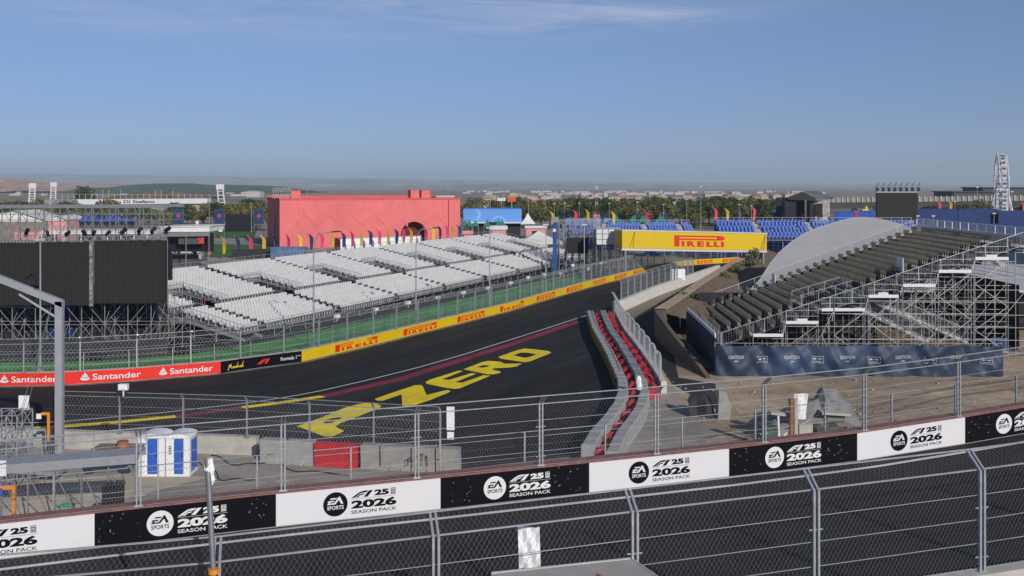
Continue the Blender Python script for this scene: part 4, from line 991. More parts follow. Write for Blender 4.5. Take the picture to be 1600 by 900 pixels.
# ---- feather flags
def flag_data(m):
    mb = MB(); n = 12; rows = [[], []]; rb = [[], []]
    for k in range(n+1):
        t = k/n; z = 1.0+t*3.5; wv = .09*math.sin(t*6)
        wd = (.55+.35*t)*(1 if t < .7 else math.sqrt(max(0, 1-((t-.7)/.3)**2)))+.03; bend = .0 if t < .62 else -.5*((t-.62)/.38)**1.8
        for rr, y in ((rows, .015), (rb, -.015)): rr[0].append(V(.03+bend, y+wv*.3, z)); rr[1].append(V(.03+bend+wd*.82, y+wv, z-.12*t))
    mb.grid(rows); mb.grid([rb[1], rb[0]]); 
    for r_ in (0, 1): mb.grid([rows[r_], rb[r_]])
    fl = mb.data('sail', m); pb = MB(); pts = [V(0, 0, 0), V(0, 0, 3.0), V(-.03, 0, 3.9), V(-.42, 0, 4.55)]; pb.tube(pts, .035, 5); pb.box(V(0, 0, 0), .6, .6, .06)
    return fl, pb.data('pole', STEELD)
FD = {k: flag_data(m) for k, m in (('yellow', FLY), ('pink', FLP), ('navy', FLN))}
_m = MB(); _m.bar(V(0, 0, -1), V(0, 0, 0), .04, 5); LOWP = _m.data('lower_pole', STEELD)
def flag(c, base, h, label, group, rz=0):
    th = thing('feather_flag', label, 'flag', base, rz, group); s = h/4.5
    for me, nm in zip(FD[c], ('sail', 'pole')):
        o = bpy.data.objects.new(nm, me); COL.objects.link(o); o.parent = th
    th.scale = (s*1.15, s, s)
    if base[2] > GZ+.05:                                # longer pole down to the ground
        o = bpy.data.objects.new('lower_pole', LOWP); COL.objects.link(o); o.parent = th; o.scale = (1, 1, (base[2]-GZ)/s)
    return th
ORD = ['first', 'second', 'third', 'fourth', 'fifth', 'sixth', 'seventh', 'eighth', 'ninth', 'tenth', 'eleventh', 'twelfth']
fl = [(277, 'yellow'), (302, 'navy'), (325, 'pink'), (348, 'yellow'), (369, 'navy'), (390, 'pink'), (410, 'yellow'), (429, 'navy'), (449, 'pink'), (467, 'yellow'), (484, 'navy'), (501, 'pink'), (518, 'yellow'), (535, 'navy'), (549, 'pink'), (563, 'yellow'), (577, 'navy'), (591, 'pink'), (605, 'yellow'), (618, 'navy'), (629, 'pink'), (641, 'yellow'), (664, 'pink'), (675, 'yellow'), (686, 'navy'), (697, 'pink'), (705, 'yellow'), (716, 'navy')]
cnt = {}; rg = random.Random(9)
for u, c in fl:
    k = (u-277)/439; D = 198+k*40; vb = 405-k*33+rg.uniform(-1, 1); ht = 4.9-.6*k
    b = P(u, vb, D); cnt[c] = cnt.get(c, 0)+1
    flag(c, V(b.x, b.y, max(GZ, b.z-1.1)), ht, '%s feather flag behind the white seats, %s %s one from the left' % (c, ORD[cnt[c]-1], c), 'feather flags behind the white stand', rg.uniform(-.6, .3))
cnt = {}
for u, c, vt in ((862, 'yellow', 330), (880, 'navy', 330), (898, 'pink', 328), (917, 'yellow', 327), (930, 'pink', 331), (939, 'navy', 330), (957, 'yellow', 330), (993, 'navy', 329), (1009, 'pink', 328), (1040, 'navy', 329), (1117, 'pink', 324), (1135, 'yellow', 325), (1157, 'navy', 325), (1177, 'pink', 323), (1467, 'pink', 314), (1484, 'yellow', 313), (1598, 'pink', 315), (1252, 'pink', 330), (1337, 'pink', 328)):
    D = 262 if u < 1200 else 290; b = P(u, vt, D); g = GZ; h = b.z-g
    cnt[c] = cnt.get(c, 0)+1
    flag(c, V(b.x, D, b.z-4.5), 4.5, '%s feather flag beyond the blue seats, %s %s one from the left' % (c, ORD[cnt[c]-1], c), 'feather flags beyond the blue stands', rg.uniform(-.5, .3))
# ================================================================ FAN ZONE MIDDLE
def gb(u, D): return V((u-800)/F*D, D, GZ)
th = thing('exhibition_hall', 'low sky blue hall with pale wave print right of the coral building', 'hall', gb(724, 275))
q = gb(724, 275); wd = 91/F*275; zt = P(0, 327, 275).z; zm = P(0, 347, 275).z
mb = MB(); mb.obox(V(q.x, q.y, zm), V(wd, 0, 0), V(0, 18, 0), UP*(zt-zm)); mb.build('cladding', BLUEH, th)
mb = MB(); mb.obox(V(q.x+.3, q.y+.3, GZ), V(wd-.6, 0, 0), V(0, 17, 0), UP*(zm-GZ-.02)); mb.build('dark_base', DARK, th)
mb = MB(); f = lambda x, y: V(q.x+x*wd, q.y-.04, zm+y*(zt-zm))
for k in range(16):
    t0, t1 = k/16, (k+1)/16
    for x0, w_ in ((.15, .05),):
        g1 = lambda t: x0+.10*math.sin(t*2.6)
        mb.face([f(g1(t0), t0), f(g1(t0)+w_, t0), f(g1(t1)+w_, t1), f(g1(t1), t1)])
mb.build('wave_print', BLUEL, th); mb = MB()
for k in range(14): 
    a_, b_ = math.pi*k/14, math.pi*(k+1)/14
    mb.face([f(.6+.12*math.cos(a_), .5*math.sin(a_)), f(.6+.09*math.cos(a_), .36*math.sin(a_)), f(.6+.09*math.cos(b_), .36*math.sin(b_)), f(.6+.12*math.cos(b_), .5*math.sin(b_))])
mb.build('wave_print', BLUEL, th)
mb = MB(); mb.obox(V(q.x+wd*.07, q.y-1.6, zm-.3), V(wd*.32, 0, 0), V(0, 1.5, 0), UP*.35); mb.build('white_awning', WHITE, th); mb = MB(); mb.obox(V(q.x+wd*.70, q.y-1.6, zm-.3), V(wd*.32, 0, 0), V(0, 1.5, 0), UP*.35); mb.build('white_awning', WHITE, th)
def pyramid(name, label, cat, u, D, w_, h, eave, m, group=None, leg=True):
    c = gb(u, D); th = thing(name, label, cat, c, 0, group); mb = MB(); e = w_/2
    prof = [(1, 0), (.62, .28), (.32, .6), (.1, .92), (.02, 1)]
    rows = [[c+V(sx*e*r, sy*e*r, eave+(h-eave)*z) for sx, sy in ((-1, -1), (1, -1), (1, 1), (-1, 1))] for r, z in prof]
    mb.grid(rows, closed=True); mb.grid([[p-UP*.35 for p in rows[0]], rows[0]], closed=True); mb.build('canopy', m, th)
    if leg:
        for sx, sy in ((-1, -1), (1, -1), (1, 1), (-1, 1)):
            lm = MB(); lm.bar(c+V(sx*e*.97, sy*e*.97, 0), c+V(sx*e*.97, sy*e*.97, eave), .06); lm.build('leg', STEELD, th)
    return th
for u, vt, D in ((727, 342, 262), (733, 342, 262), (743, 342, 262), (761, 342, 262), (779, 342, 262), (785, 342, 262)):
    z = P(u, vt, D).z-GZ; pyramid('pavilion_tent', 'small teal pointed tent in front of the sky blue hall', 'tent', u, D, 1.6, z, z-1.6, TEAL, 'teal tents by the blue hall')
for u, vt, D in ((803, 375, 200), (812, 375, 200), (819, 376, 200), (828, 376, 200)):
    z = P(u, vt, D).z-GZ; pyramid('pavilion_tent', 'small teal pointed tent in front of the big cream marquee', 'tent', u, D, 1.5, z, z-1.4, TEAL, 'teal tents by the marquee')
for u in (962, 990, 1005, 1032):
    z = P(u, 336, 270).z-GZ; pyramid('pavilion_tent', 'small teal pointed tent beyond the left blue stand', 'tent', u, 270, 5, z, z-2.2, TEAL, 'teal tents beyond the blue stand')
pyramid('marquee', 'big cream peaked marquee behind the white seats left of the blue tower', 'marquee', 842, 214, 9.6, P(0, 361, 214).z-GZ, P(0, 377, 214).z-GZ, TENTW)
pyramid('pagoda_tent', 'white pointed pagoda tent right of the sky blue hall', 'tent', 825, 285, 4.0, P(0, 333, 285).z-GZ, P(0, 348, 285).z-GZ, TENTW)
for i, (u0, u1, v0, v1, lb) in enumerate(((725, 737, 361, 378, 'pink kiosk box at the right foot of the coral building'), (768, 791, 353, 374, 'pink kiosk with white fascia below the sky blue hall'), (822, 853, 353, 366, 'pink kiosk with white fascia behind the cream marquee'))):
    D = 240; q = P(u0, v1, D); w_ = (u1-u0)/F*D; h = (v1-v0)/F*D; th = thing('kiosk', lb, 'kiosk', V(q.x, D, GZ), 0, 'pink kiosks')
    mb = MB(); mb.obox(V(q.x, D, GZ), V(w_, 0, 0), V(0, 3, 0), UP*(q.z+h*.72-GZ)); mb.build('body', PINKL, th)
    mb = MB(); mb.obox(V(q.x-.3, D-.3, q.z+h*.72), V(w_+.6, 0, 0), V(0, 3.6, 0), UP*h*.28); mb.build('fascia', WHITE if i else PINKL, th)
    mb = MB(); mb.obox(V(q.x+w_*.3, D-.05, GZ), V(w_*.25, 0, 0), V(0, .04, 0), UP*(q.z-GZ+h*.4)); mb.build('door', DARK, th)
mb = MB(); a = P(789, 368, 236); mb.obox(V(a.x, 236, GZ), V(4.8, -9, 0), V(.2, .1, 0), UP*3.6); tag(mb.build('hoarding', GREYB, origin=V(a.x, 236, GZ)), 'dark grey sloping hoarding between the pink kiosks', 'hoarding')
for u0, u1, v0, v1, m, lb in ((777, 790, 309, 314, WHITE, 'white roadside billboard above the trees right of the coral building'), (793, 806, 307, 315, mat('orange_board', (.55, .10, .03), .6, 0, .1), 'orange roadside billboard beside a white billboard')):
    D = 420; q = P(u0, v1, D); th = thing('billboard', lb, 'billboard', V(q.x, D, GZ)); w_ = (u1-u0)/F*D
    mb = MB(); mb.obox(q, V(w_, 0, 0), V(0, .4, 0), UP*((v1-v0)/F*D)); mb.build('panel', m, th); mb = MB(); mb.bar(V(q.x+w_/2, D+.2, GZ), V(q.x+w_/2, D+.2, q.z), .25); mb.build('post', STEELD, th)
# ================================================================ LAMP POSTS
def lamp(u, vt, D, label, arm=1.9, group='lamp posts behind the far wall', m=STEEL, double=False, vb=None):
    b = gb(u, D); h = P(u, vt, D).z-GZ; th = thing('lamp_post', label, 'lamp post', b, 0, group); mb = MB()
    mb.bar(b, b+UP*(h*.82), .09, 8, True, .06); mb.box(b, .4, .4, .25)
    pts = [b+V(.0, 0, h*.82), b+V(.12, -.1, h*.92), b+V(.55, -.3, h*.985), b+V(arm, -.5, h)]
    if arm: mb.tube(pts, .05, 6)
    else: mb.bar(b+UP*h*.82, b+UP*h, .06, 6)
    mb.build('pole', m, th)
    if arm:
        mb = MB(); mb.obox(b+V(arm-.1, -.65, h-.05), V(.85, -.1, .06), V(0, .28, 0), UP*.11); mb.build('lamp_head', BLACK, th)
    else:
        mb = MB(); mb.box(b+UP*h, .8, .4, .18); mb.build('lamp_head', ALU, th)
lamp(490, 362, 92.7, 'tall grey lamp post with curved arm, in front of the white seats, leftmost of four', 1.9)
lamp(650, 356, 106, 'tall grey lamp post with curved arm below the arch of the coral building', 1.9)
lamp(765, 357, 118, 'tall grey lamp post in front of the white seats, in line with the pink kiosk', 0)
lamp(853, 352, 134, 'tall grey lamp post just left of the blue tower', 0)
lamp(913, 352, 147, 'tall grey lamp post in front of the small dark screen', 0)
lamp(63, 376, 80, 'slim lamp post standing before the left half of the big dark screen', 0)
for u, vt, D in ((1095, 292, 300), (1073, 312, 330), (905, 318, 330), (882, 318, 340), (866, 318, 330), (826, 307, 330), (852, 307, 360), (952, 318, 340), (996, 316, 340), (1037, 320, 340), (1155, 320, 330), (1174, 322, 330), (480, 300, 420), (1527, 293, 330), (1492, 315, 300), (1581, 300, 300), (327, 305, 330), (393, 318, 330), (1458, 338, 240), (1434, 338, 240), (1553, 334, 240), (913, 306, 400), (766, 300, 360), (787, 305, 390), (700, 292, 420)):
    lamp(u, vt, D, 'thin distant street lamp pole among the trees of the plain', 0, 'distant street lamp poles', WIREF)
# ---- red white lattice mast
th = thing('lattice_mast', 'slim red and white lattice mast rising above the far trees', 'mast', gb(932, 380)); mb = MB(); mw = MB(); h = P(0, 290, 380).z-GZ; b = gb(932, 380)
for k in range(10):
    z0, z1 = h*k/10, h*(k+1)/10; tgt = mb if k % 2 == 0 else mw
    for sx, sy in ((-1, -1), (1, -1), (1, 1), (-1, 1)): tgt.bar(b+V(sx*.42, sy*.42, z0), b+V(sx*.42, sy*.42, z1), .06)
    tgt.bar(b+V(-.42, -.42, z0), b+V(.42, -.42, z1), .05); tgt.bar(b+V(.42, -.42, z0), b+V(-.42, -.42, z1), .05)
mb.build('red_section', mat('mast_red', (.4, .05, .03), .6), th); mw.build('white_section', ALU, th)
# ================================================================ BIG SCREEN ON THE LEFT
DS = 89.0
def screen(name, label, u0, u1, v0, v1, D, t=.5, m=LED):
    a = P(u0, v1, D); th = thing(name, label, 'screen', a); w_ = (u1-u0)/F*D; h = (v1-v0)/F*D
    mb = MB(); mb.obox(a, V(w_, 0, 0), V(0, t, 0), UP*h); mb.build('panel', m, th)
    mb = MB(); n = max(2, round(w_/1.0)); sm = MB()
    for k in range(1, int(w_/.5)): sm.obox(a+V(.5*k, -.003, 0), V(.012, 0, 0), V(0, .003, 0), UP*h)
    for k in range(1, int(h/.5)): sm.obox(a+V(0, -.005, .5*k), V(w_, 0, 0), V(0, .002, 0), UP*.012)
    stuff(sm.build('module_seam', mat('seam_grey', (.05, .05, .052), .6, 0, 0), th))
    for k in range(n+1): mb.bar(a+V(w_*k/n, t+.1, 0), a+V(w_*k/n, t+.1, h), .05)
    for k in range(6): mb.bar(a+V(0, t+.1, h*k/5), a+V(w_, t+.1, h*k/5), .05)
    mb.build('rear_frame', STEELD, th); return th
screen('video_screen', 'right half of the big dark video screen, its edge against the white seats', 147, 258, 376, 474, DS)
screen('video_screen', 'left half of the big dark video screen, cut by the left edge of the photo', -60, 139, 379, 477, DS)
q = P(143, 478, DS+.2); mb = MB(); h = 100/F*DS
mb.box(q, .30, .3, h); o = mb.build('corner_mast', mat('mast_camouflage', (.05, .10, .045), .7, 0, .5, 3, col2=(.35, .36, .33)), origin=q); tag(o, 'narrow green and grey mast between the two halves of the big screen', 'mast')
q = P(259, 438, DS+.6); mb = MB()
for k in range(7): mb.obox(q+UP*(k*.42), V(.42, 0, 0), V(0, .6, 0), UP*.39)
tag(mb.build('speaker_array', BLACK, origin=q), 'hanging black speaker array at the right edge of the big screen', 'speaker')
mb = MB(); a = P(-60, 378, DS-.1); b = P(56, 378, DS-.1)
for z in (.05, .55):
    for y in (0, .5): mb.bar(a+V(0, y, z), b+V(0, y, z), .04)
n = 22
for k in range(n): mb.bar(a+(b-a)*k/n+UP*.05, a+(b-a)*(k+.5)/n+UP*.55, .03); mb.bar(a+(b-a)*(k+.5)/n+UP*.55, a+(b-a)*(k+1)/n+UP*.05, .03); mb.box(a+(b-a)*(k+.5)/n-UP*.1, .16, .16, .28)
tag(mb.build('lighting_truss', STEELD, origin=a), 'black lighting truss lying on the top of the big screen at the left', 'truss')
lb_ = MB(); lb_.box(V(0, 0, 0), .30, .30, .18); lb_.obox(V(-.22, -.05, .18), V(.06, 0, 0), V(0, .1, 0), UP*.4); lb_.obox(V(.16, -.05, .18), V(.06, 0, 0), V(0, .1, 0), UP*.4); lb_.bar(V(-.12, 0, .32), V(.55, -.1, .72), .19, 8, True, .24)
ld = lb_.data('moving_light', BLACK)
for u, vb in ((42, 370), (75, 370), (104, 371), (134, 371), (146, 371), (168, 370), (192, 369), (217, 367), (238, 366), (259, 365)):
    o = bpy.data.objects.new('moving_light', ld); COL.objects.link(o); q = P(u, vb, DS+.4); o.location = q; o.rotation_euler = (rg.uniform(-.15, .15), rg.uniform(-.3, .2), rg.uniform(-1.3, 1.0)); o.scale = (rg.uniform(.6, .9),)*3
    tag(o, 'black moving stage light standing on top of the big screen', 'stage light', 'stage lights on the big screen')
mb = MB(); a, b = P(60, 378, DS+.2), P(258, 374, DS+.2)
for y in (0, .8):
    for z in (0, .4): mb.bar(a+V(0, y, z), b+V(0, y, z), .04)
for k in range(34): q = a+(b-a)*k/34; mb.bar(q, q+V(.2, 0, .4), .03); mb.bar(q+V(0, .8, 0), q+V(0, 0, 0), .03)
for k in range(14): mb.box(a+(b-a)*(k+.3)/14+UP*.02, .25, .25, rg.uniform(.2, .42))
tag(mb.build('lighting_truss', STEELD, origin=a), 'grey truss carrying stage lights on top of the right half of the big screen', 'truss')
scaffold('scaffold_tower', 'wide scaffold of crossed tubes carrying the big dark screen', V(P(-60, 0, DS).x, DS+.7, GZ), V(P(268, 0, DS).x-P(-60, 0, DS).x, 0, 0), V(0, 4.5, 0), 5.0, 9, 2, 2.45, .034, STEELM, 2)
mb = MB(); a = V(P(-80, 0, 95).x, 94.8, GZ); mb.obox(a, V(21, 0, 0), V(0, .06, 0), UP*4.6); tag(mb.build('back_curtain', DARK, origin=a), 'black curtain hung behind the scaffold of the big screen', 'curtain')
mb = MB(); a = V(P(75, 0, 94).x, 94.2, GZ+.6); mb.obox(a, V(2.4, 0, 0), V(0, .04, 0), UP*3.6); tag(mb.build('blue_sheet', BLUED, origin=a), 'dark blue sheet hung behind the scaffold below the big screen', 'sheet')
mb = MB(); a = V(P(-60, 0, 88).x, 88.5, GZ); mb.obox(a, V(P(262, 0, 88.6).x-a.x, .2, 0), V(0, .06, 0), UP*1.25); tag(mb.build('barrier_cloth', DARK, origin=a), 'low dark cloth barrier along the foot of the big screen', 'barrier')
# ---- portal frames behind the screen
fr = thing('portal_scaffold', 'open grey portal frames with raking braces behind the big screen at the left', 'scaffold', V(P(0, 0, 125).x, 125, GZ)); bm1 = MB(); D = 125
a, b = P(-60, 323, D), P(262, 322, D)
bm1.obox(a-UP*.22, b-a, V(0, .4, 0), UP*.36); bm1.obox(a+V(0, 6, -.22), b-a, V(0, .4, 0), UP*.36); bm1.build('top_beam', STEELD, fr)
ucol = list(range(-50, 262, 13)); cols = []
for k, u in enumerate(ucol):
    q = P(u, 324, D); cols.append((V(q.x, D+.2, GZ), q.z-GZ-.1))
    if k % 3 == 0: cols.append((V(q.x+.4, D+6.2, GZ), q.z-GZ-.1))
upr(fr, cols, .07, STEELD)
br = MB()
for k, u in enumerate(ucol[:-1]):
    for (va, vb2) in ((325, 345), (345, 368)):
        if (k % 3) != 1: br.bar(P(u, vb2, D), P(ucol[k+1], va, D), .05)
        if k % 2 == 0: br.bar(P(u, va, D), P(ucol[k+1], vb2, D), .04)
for v in (335, 345, 356, 366): br.bar(P(-50, v, D), P(260, v, D), .045); br.bar(P(-50, v, D)+V(0, 6, 0), P(260, v, D)+V(0, 6, 0), .045)
stuff(br.build('brace', STEELD, fr))
# ---- left stage, white decks, tents
th = thing('stage_pavilion', 'flat roofed white pavilion with a grey screen and red panel behind the big screen', 'pavilion', gb(290, 180)); D = 180
q0, q1 = P(250, 363, D), P(327, 362, D); mb = MB(); mb.obox(q0, q1-q0, V(0, 9, 0), UP*.9); mb.obox(q0+V(-.2, -.2, .9), (q1-q0)+V(.4, 0, 0), V(0, 9.4, 0), UP*.15); mb.build('roof', TENTW, th)
mb = MB(); mb.obox(P(250, 370, D)+V(0, .2, 0), q1-q0, V(0, .2, 0), UP*.85); mb.build('fascia', STEELD, th)
mb = MB(); mb.obox(P(276, 382, D)+V(0, 1, 0), V(3.7, 0, 0), V(0, .2, 0), UP*1.6); mb.build('screen', mat('grey_screen', (.07, .075, .08), .6), th)
mb = MB(); mb.obox(P(307, 381, D)+V(0, .8, 0), V(1.1, 0, 0), V(0, .2, 0), UP*1.5); mb.build('red_panel', mat('red_panel', (.45, .06, .05), .6, 0, .5, 1.5), th)
mb = MB(); mb.obox(P(252, 395, D)+V(0, 3, 0), V(8.6, 0, 0), V(0, .2, 0), UP*3.4); mb.build('back_wall', BLACK, th)
for u in (252, 290, 326):
    mb = MB(); q = P(u, 363, D); mb.bar(V(q.x, D+.3, GZ), V(q.x, D+.3, q.z), .1); mb.build('column', STEELD, th)
mb = MB(); q = P(266, 396, 202); mb.obox(V(q.x, 202, GZ), V(5.4, 0, 0), V(0, 3, 0), UP*1.1); mb.obox(V(q.x-.3, 201.7, GZ+1.5), V(6, 0, 0), V(0, 3.6, 0), UP*.7); tag(mb.build('counter', WHITE, origin=V(q.x, 202, GZ)), 'white bar counter in front of the flat roofed pavilion', 'counter')
mb = MB(); q = P(255, 409, 186); mb.obox(V(q.x, 186, GZ), V(6.6, 0, 0), V(0, .1, 0), UP*2.2); tag(mb.build('barrier_cloth', GREYB, origin=V(q.x, 186, GZ)), 'grey cloth barrier in front of the white bar counter', 'barrier')
mb = MB(); q = P(362, 402, 205); mb.obox(V(q.x, 205, GZ), V(10.5, 3, 0), V(0, .1, 0), UP*2.0); tag(mb.build('barrier_cloth', DARK, origin=V(q.x, 205, GZ)), 'dark cloth barrier at the foot of the coral building', 'barrier')
mb = MB()
for k in range(40): q = V(P(430, 0, 190).x+k*.55*.98, 192+k*.45, GZ); mb.bar(q, q+UP*2.4, .03, 4, False)
q = V(P(430, 0, 190).x, 192, GZ)
for z in (.2, 1.3, 2.4): mb.bar(q+UP*z, q+V(39*.55*.98, 39*.45, z), .03, 4, False)
tag(mb.build('barred_fence', STEEL, origin=q), 'grey barred fence along the back of the white seats', 'fence')
mb = MB(); q = P(62, 372, 150); mb.obox(V(q.x, 150, P(0, 366, 150).z), V(17, 0, 0), V(0, 8, 0), UP*.5)
for k in range(9): mb.bar(V(q.x+.2+k*2, 150.2, GZ), V(q.x+.2+k*2, 150.2, P(0, 366, 150).z), .1)
tag(mb.build('white_deck', TENTW, origin=V(q.x, 150, GZ)), 'long white stage deck behind the portal frames', 'deck')
for u0, u1, lb in ((22, 62, 'coral ramp at the left end of the white stage deck'),):
    mb = MB(); q = P(u0, 370, 152); mb.obox(V(q.x, 152, GZ), V((u1-u0)/F*152, 0, 0), V(0, 6, 0), UP*(P(0, 362, 152).z-GZ)); tag(mb.build('coral_ramp', PINKL, origin=V(q.x, 152, GZ)), lb, 'ramp')
def gable(name, label, u0, u1, um, ve, vp, D, depth, m, wallm, cat='tent'):
    c = gb(um, D); th = thing(name, label, cat, c); a, p, b = P(u0, ve, D), P(um, vp, D), P(u1, ve, D); y = V(0, depth, 0)
    mb = MB(); o = UP*.25; mb.grid([[a, p, b], [a+y, p+y, b+y]]); mb.grid([[a-o, p-o, b-o], [a, p, b]]); mb.face([a-o, b-o, b, p, a][0:4]) ; mb.build('roof', m, th)
    mb = MB(); A_ = V(a.x, a.y+.2, GZ); B_ = V(b.x, b.y+.2, GZ); mb.face([A_, B_, b+V(0, .2, -.2), p+V(0, .2, -.3), a+V(0, .2, -.2)]); mb.face([A_, A_+y, a+y, a+V(0, .2, -.2)]); mb.face([B_, b+V(0, .2, -.2), b+y, B_+y]); mb.build('wall', wallm, th); return th
gable('event_tent', 'broad white gabled tent at the far left behind the portal frames', -70, 72, 20, 345, 329, 255, 14, TENTW, mat('tent_side', (.22, .17, .16), .8, 0, .5, .6))
gable('event_tent', 'smaller white gabled tent beside a blue canopy behind the portal frames', 74, 104, 88, 344, 337, 255, 12, TENTW, PINKL)
th = thing('blue_canopy', 'royal blue canopy structure behind the portal frames', 'canopy', gb(150, 262)); mb = MB(); D = 262
for u0, u1, vp in ((95, 128, 340), (122, 150, 335), (160, 182, 335), (176, 204, 340)):
    a, b, p = P(u0, 345, D), P(u1, 345, D), P((u0+u1)/2, vp, D); mb.face([a, b, p+V(.4, 0, 0), p-V(.4, 0, 0)]); mb.grid([[a, p, b], [a+V(0, 5, 0), p+V(0, 5, 0), b+V(0, 5, 0)]])
mb.obox(P(95, 347, D), V(18.4, 0, 0), V(0, 5, 0), UP*.5); mb.build('canopy', BLUEF, th)
mb = MB(); mb.obox(V(P(96, 0, D).x, D+.5, GZ), V(18, 0, 0), V(0, 4, 0), UP*(P(0, 347, D).z-GZ)); mb.build('dark_front', DARK, th)
for i, (u0, u1) in enumerate(((271, 286), (335, 350), (397, 412))):
    D = 285; a = P(u0, 350, D); th = thing('tall_banner', 'tall navy banner with a red emblem, %s of three before the far trees' % ['left', 'middle', 'right'][i], 'banner', V(a.x, D, GZ), 0, 'tall navy banners')
    w_ = (u1-u0)/F*D; h = 23.5/F*D; mb = MB(); mb.obox(a, V(w_, 0, 0), V(0, .3, 0), UP*h); mb.build('cloth', NAVY, th)
    mb = MB(); c = a+V(w_/2, -.03, h*.55); mb.face([c+V(.55*math.cos(t), 0, .55*math.sin(t)) for t in [6.2832*k/12 for k in range(12)]]); mb.face([c+V(-.85, 0, -.1), c+V(.85, 0, -.1), c+V(.85, 0, .15), c+V(-.85, 0, .15)]) if False else None; mb.build('emblem', mat('banner_red', (.45, .04, .12), .6), th)
    mb = MB(); mb.bar(V(a.x, D+.3, GZ), a+V(0, .3, h), .08); mb.bar(V(a.x+w_, D+.3, GZ), a+V(w_, .3, h), .08); mb.build('post', STEELD, th)
for u, v0, v1, D, lb in ((308, 344, 351, 388, 'small white kiosk box beside a tall navy banner'), (345, 354, 361, 330, 'small white box standing on the far lawn edge, left'), (356, 353, 361, 332, 'small white box standing on the far lawn edge, right'), (389, 352, 358, 348, 'small white box before the coral building')):
    q = P(u, v1, D); mb = MB(); w_ = 1.1; mb.box(V(q.x, D, GZ), w_, w_, q.z-GZ+(v1-v0)/F*D); mb.box(V(q.x, D, q.z+(v1-v0)/F*D), w_*1.2, w_*1.2, .12); tag(mb.build('kiosk_box', WHITEP, origin=V(q.x, D, GZ)), lb, 'kiosk')
mb = MB(); q = P(352, 343, 330); mb.obox(V(q.x, 330, GZ), V(9, 0, 0), V(0, .3, 0), UP*(P(0, 335, 330).z-GZ)); tag(mb.build('hoarding', BLACK, origin=V(q.x, 330, GZ)), 'long black hoarding between two tall navy banners', 'hoarding')
# ---- sports stadium far left
th = thing('stadium', 'long white sports stadium with thin roof masts beyond the left trees', 'stadium', gb(220, 470)); D = 470
mb = MB(); a, b = P(120, 319.5, D), P(324, 318, D); mb.obox(a, b-a, V(0, 6, 0), UP*2.4); mb.build('fascia', WHITE, th)
mb = MB(); mb.obox(V(a.x, D+1, GZ), V((b-a).x, 0, 0), V(0, 20, 0), UP*(a.z-GZ)); mb.build('wall', CONCD, th)
mb = MB(); rows = []
for i, y in enumerate((7, 22, 40)): rows.append([V(a.x+8+(b.x-a.x-10)*k/20, D+y, a.z+2.4+(0, 3.2, 0)[i]*(.4+.6*math.sin(math.pi*k/20)))for k in range(21)])
mb.grid(rows); mb.build('seating_bowl', mat('brown_seating', (.18, .13, .08), .9, 0, .5, .15), th)
mb = MB()
for k in range(26): q = P(88+k*9.1, 312, D+4); mb.bar(q, q+UP*(2.7 if k not in (8, 9, 11, 17, 18, 20) else 4.6), .14)
mb.bar(P(88, 303, D+4), P(316, 305, D+4), .08); stuff(mb.build('roof_mast', ALU, th))
mb = MB(); f = lambda x, y: a+(b-a).normalized()*x+V(0, -.05, y); mb.text('Alfredo Di Stefano', f, 10, .4, 27, 1.5, .03); mb.build('lettering', mat('dark_grey_ink', (.06, .06, .07), .6), th)
mb = MB(); mb.obox(P(70, 317, D+10), V(18, 0, 0), V(0, 20, 0), UP*1.6); mb.build('side_roof', CONCD, th)
def floodmast(u, vt, vb, D, lean, label):
    b_, t_ = P(u, vb, D), P(u+lean, vt, D); th = thing('floodlight_mast', label, 'floodlight', V(b_.x, D, GZ), 0, 'white floodlight masts'); w_ = 1.2
    mb = MB()
    for s in (-1, 1): mb.bar(V(b_.x+s*w_*1.2, D, GZ), t_+V(s*w_, 0, 0), .32)
    for k in range(6): c = V(b_.x, D, b_.z)+(t_-b_)*(k/6); mb.bar(c+V(-w_, 0, 0), c+V(w_, 0, 0), .2)
    mb.build('leg', WHITE, th); mb = MB(); mb.obox(t_+V(-w_*1.4, -.3, -.8), V(w_*2.8, 0, 0), V(0, .6, 0), UP*2.2); mb.build('lamp_bank', WHITE, th)
floodmast(48, 291, 314, 455, 3, 'white ladder shaped floodlight mast, leftmost of three'); floodmast(82, 289, 309, 520, 2, 'white ladder shaped floodlight mast, second from the left'); floodmast(349, 293, 328, 430, -5, 'tall leaning white floodlight mast right of the stadium')
# ================================================================ LEFT FOREGROUND
th = thing('canopy_frame', 'grey steel post and beam of a canopy at the left edge', 'canopy', V(P(93, 0, 51).x, 51, GZ)); D = 51
x = P(93, 0, D).x; zt = P(0, 480, D).z
mb = MB(); mb.box(V(x, D, GZ), .37, .3, zt-GZ+.3); mb.box(V(x, D, GZ), .6, .55, .04); mb.build('column', STEELP, th)
mb = MB(); a, b = P(99, 470, D), P(-60, 407, D); mb.obox(a-V(0, .15, .33), b-a, V(0, .3, 0), UP*.36); mb.build('beam', STEELP, th)
mb = MB(); mb.bar(P(-40, 478, D+.1), P(86, 482, D+.1), .05, 4); mb.build('tie_bar', BLACK, th)
mb = MB(); mb.bar(P(30, 457, D)+V(0, 0, -.1), P(88, 496, D), .06, 6); mb.build('brace', ALU, th)
mb = MB(); mb.tube([P(56, 448, 50.5), P(56, 436, 50.5), P(52, 430, 50.5), P(47, 431, 50.5)], .04); mb.obox(P(38, 437, 50.5), V(.32, 0, .18), V(0, .2, 0), UP*.12); mb.build('flood_lamp', BLACK, th)
mb = MB(); q = P(84, 640, 55); mb.box(V(q.x, 55.5, GZ), .34, .34, P(0, 610, 55).z-GZ); tag(mb.build('black_post', BLACK, origin=V(q.x, 55.5, GZ)), 'thick black post beside the grey canopy column', 'post')
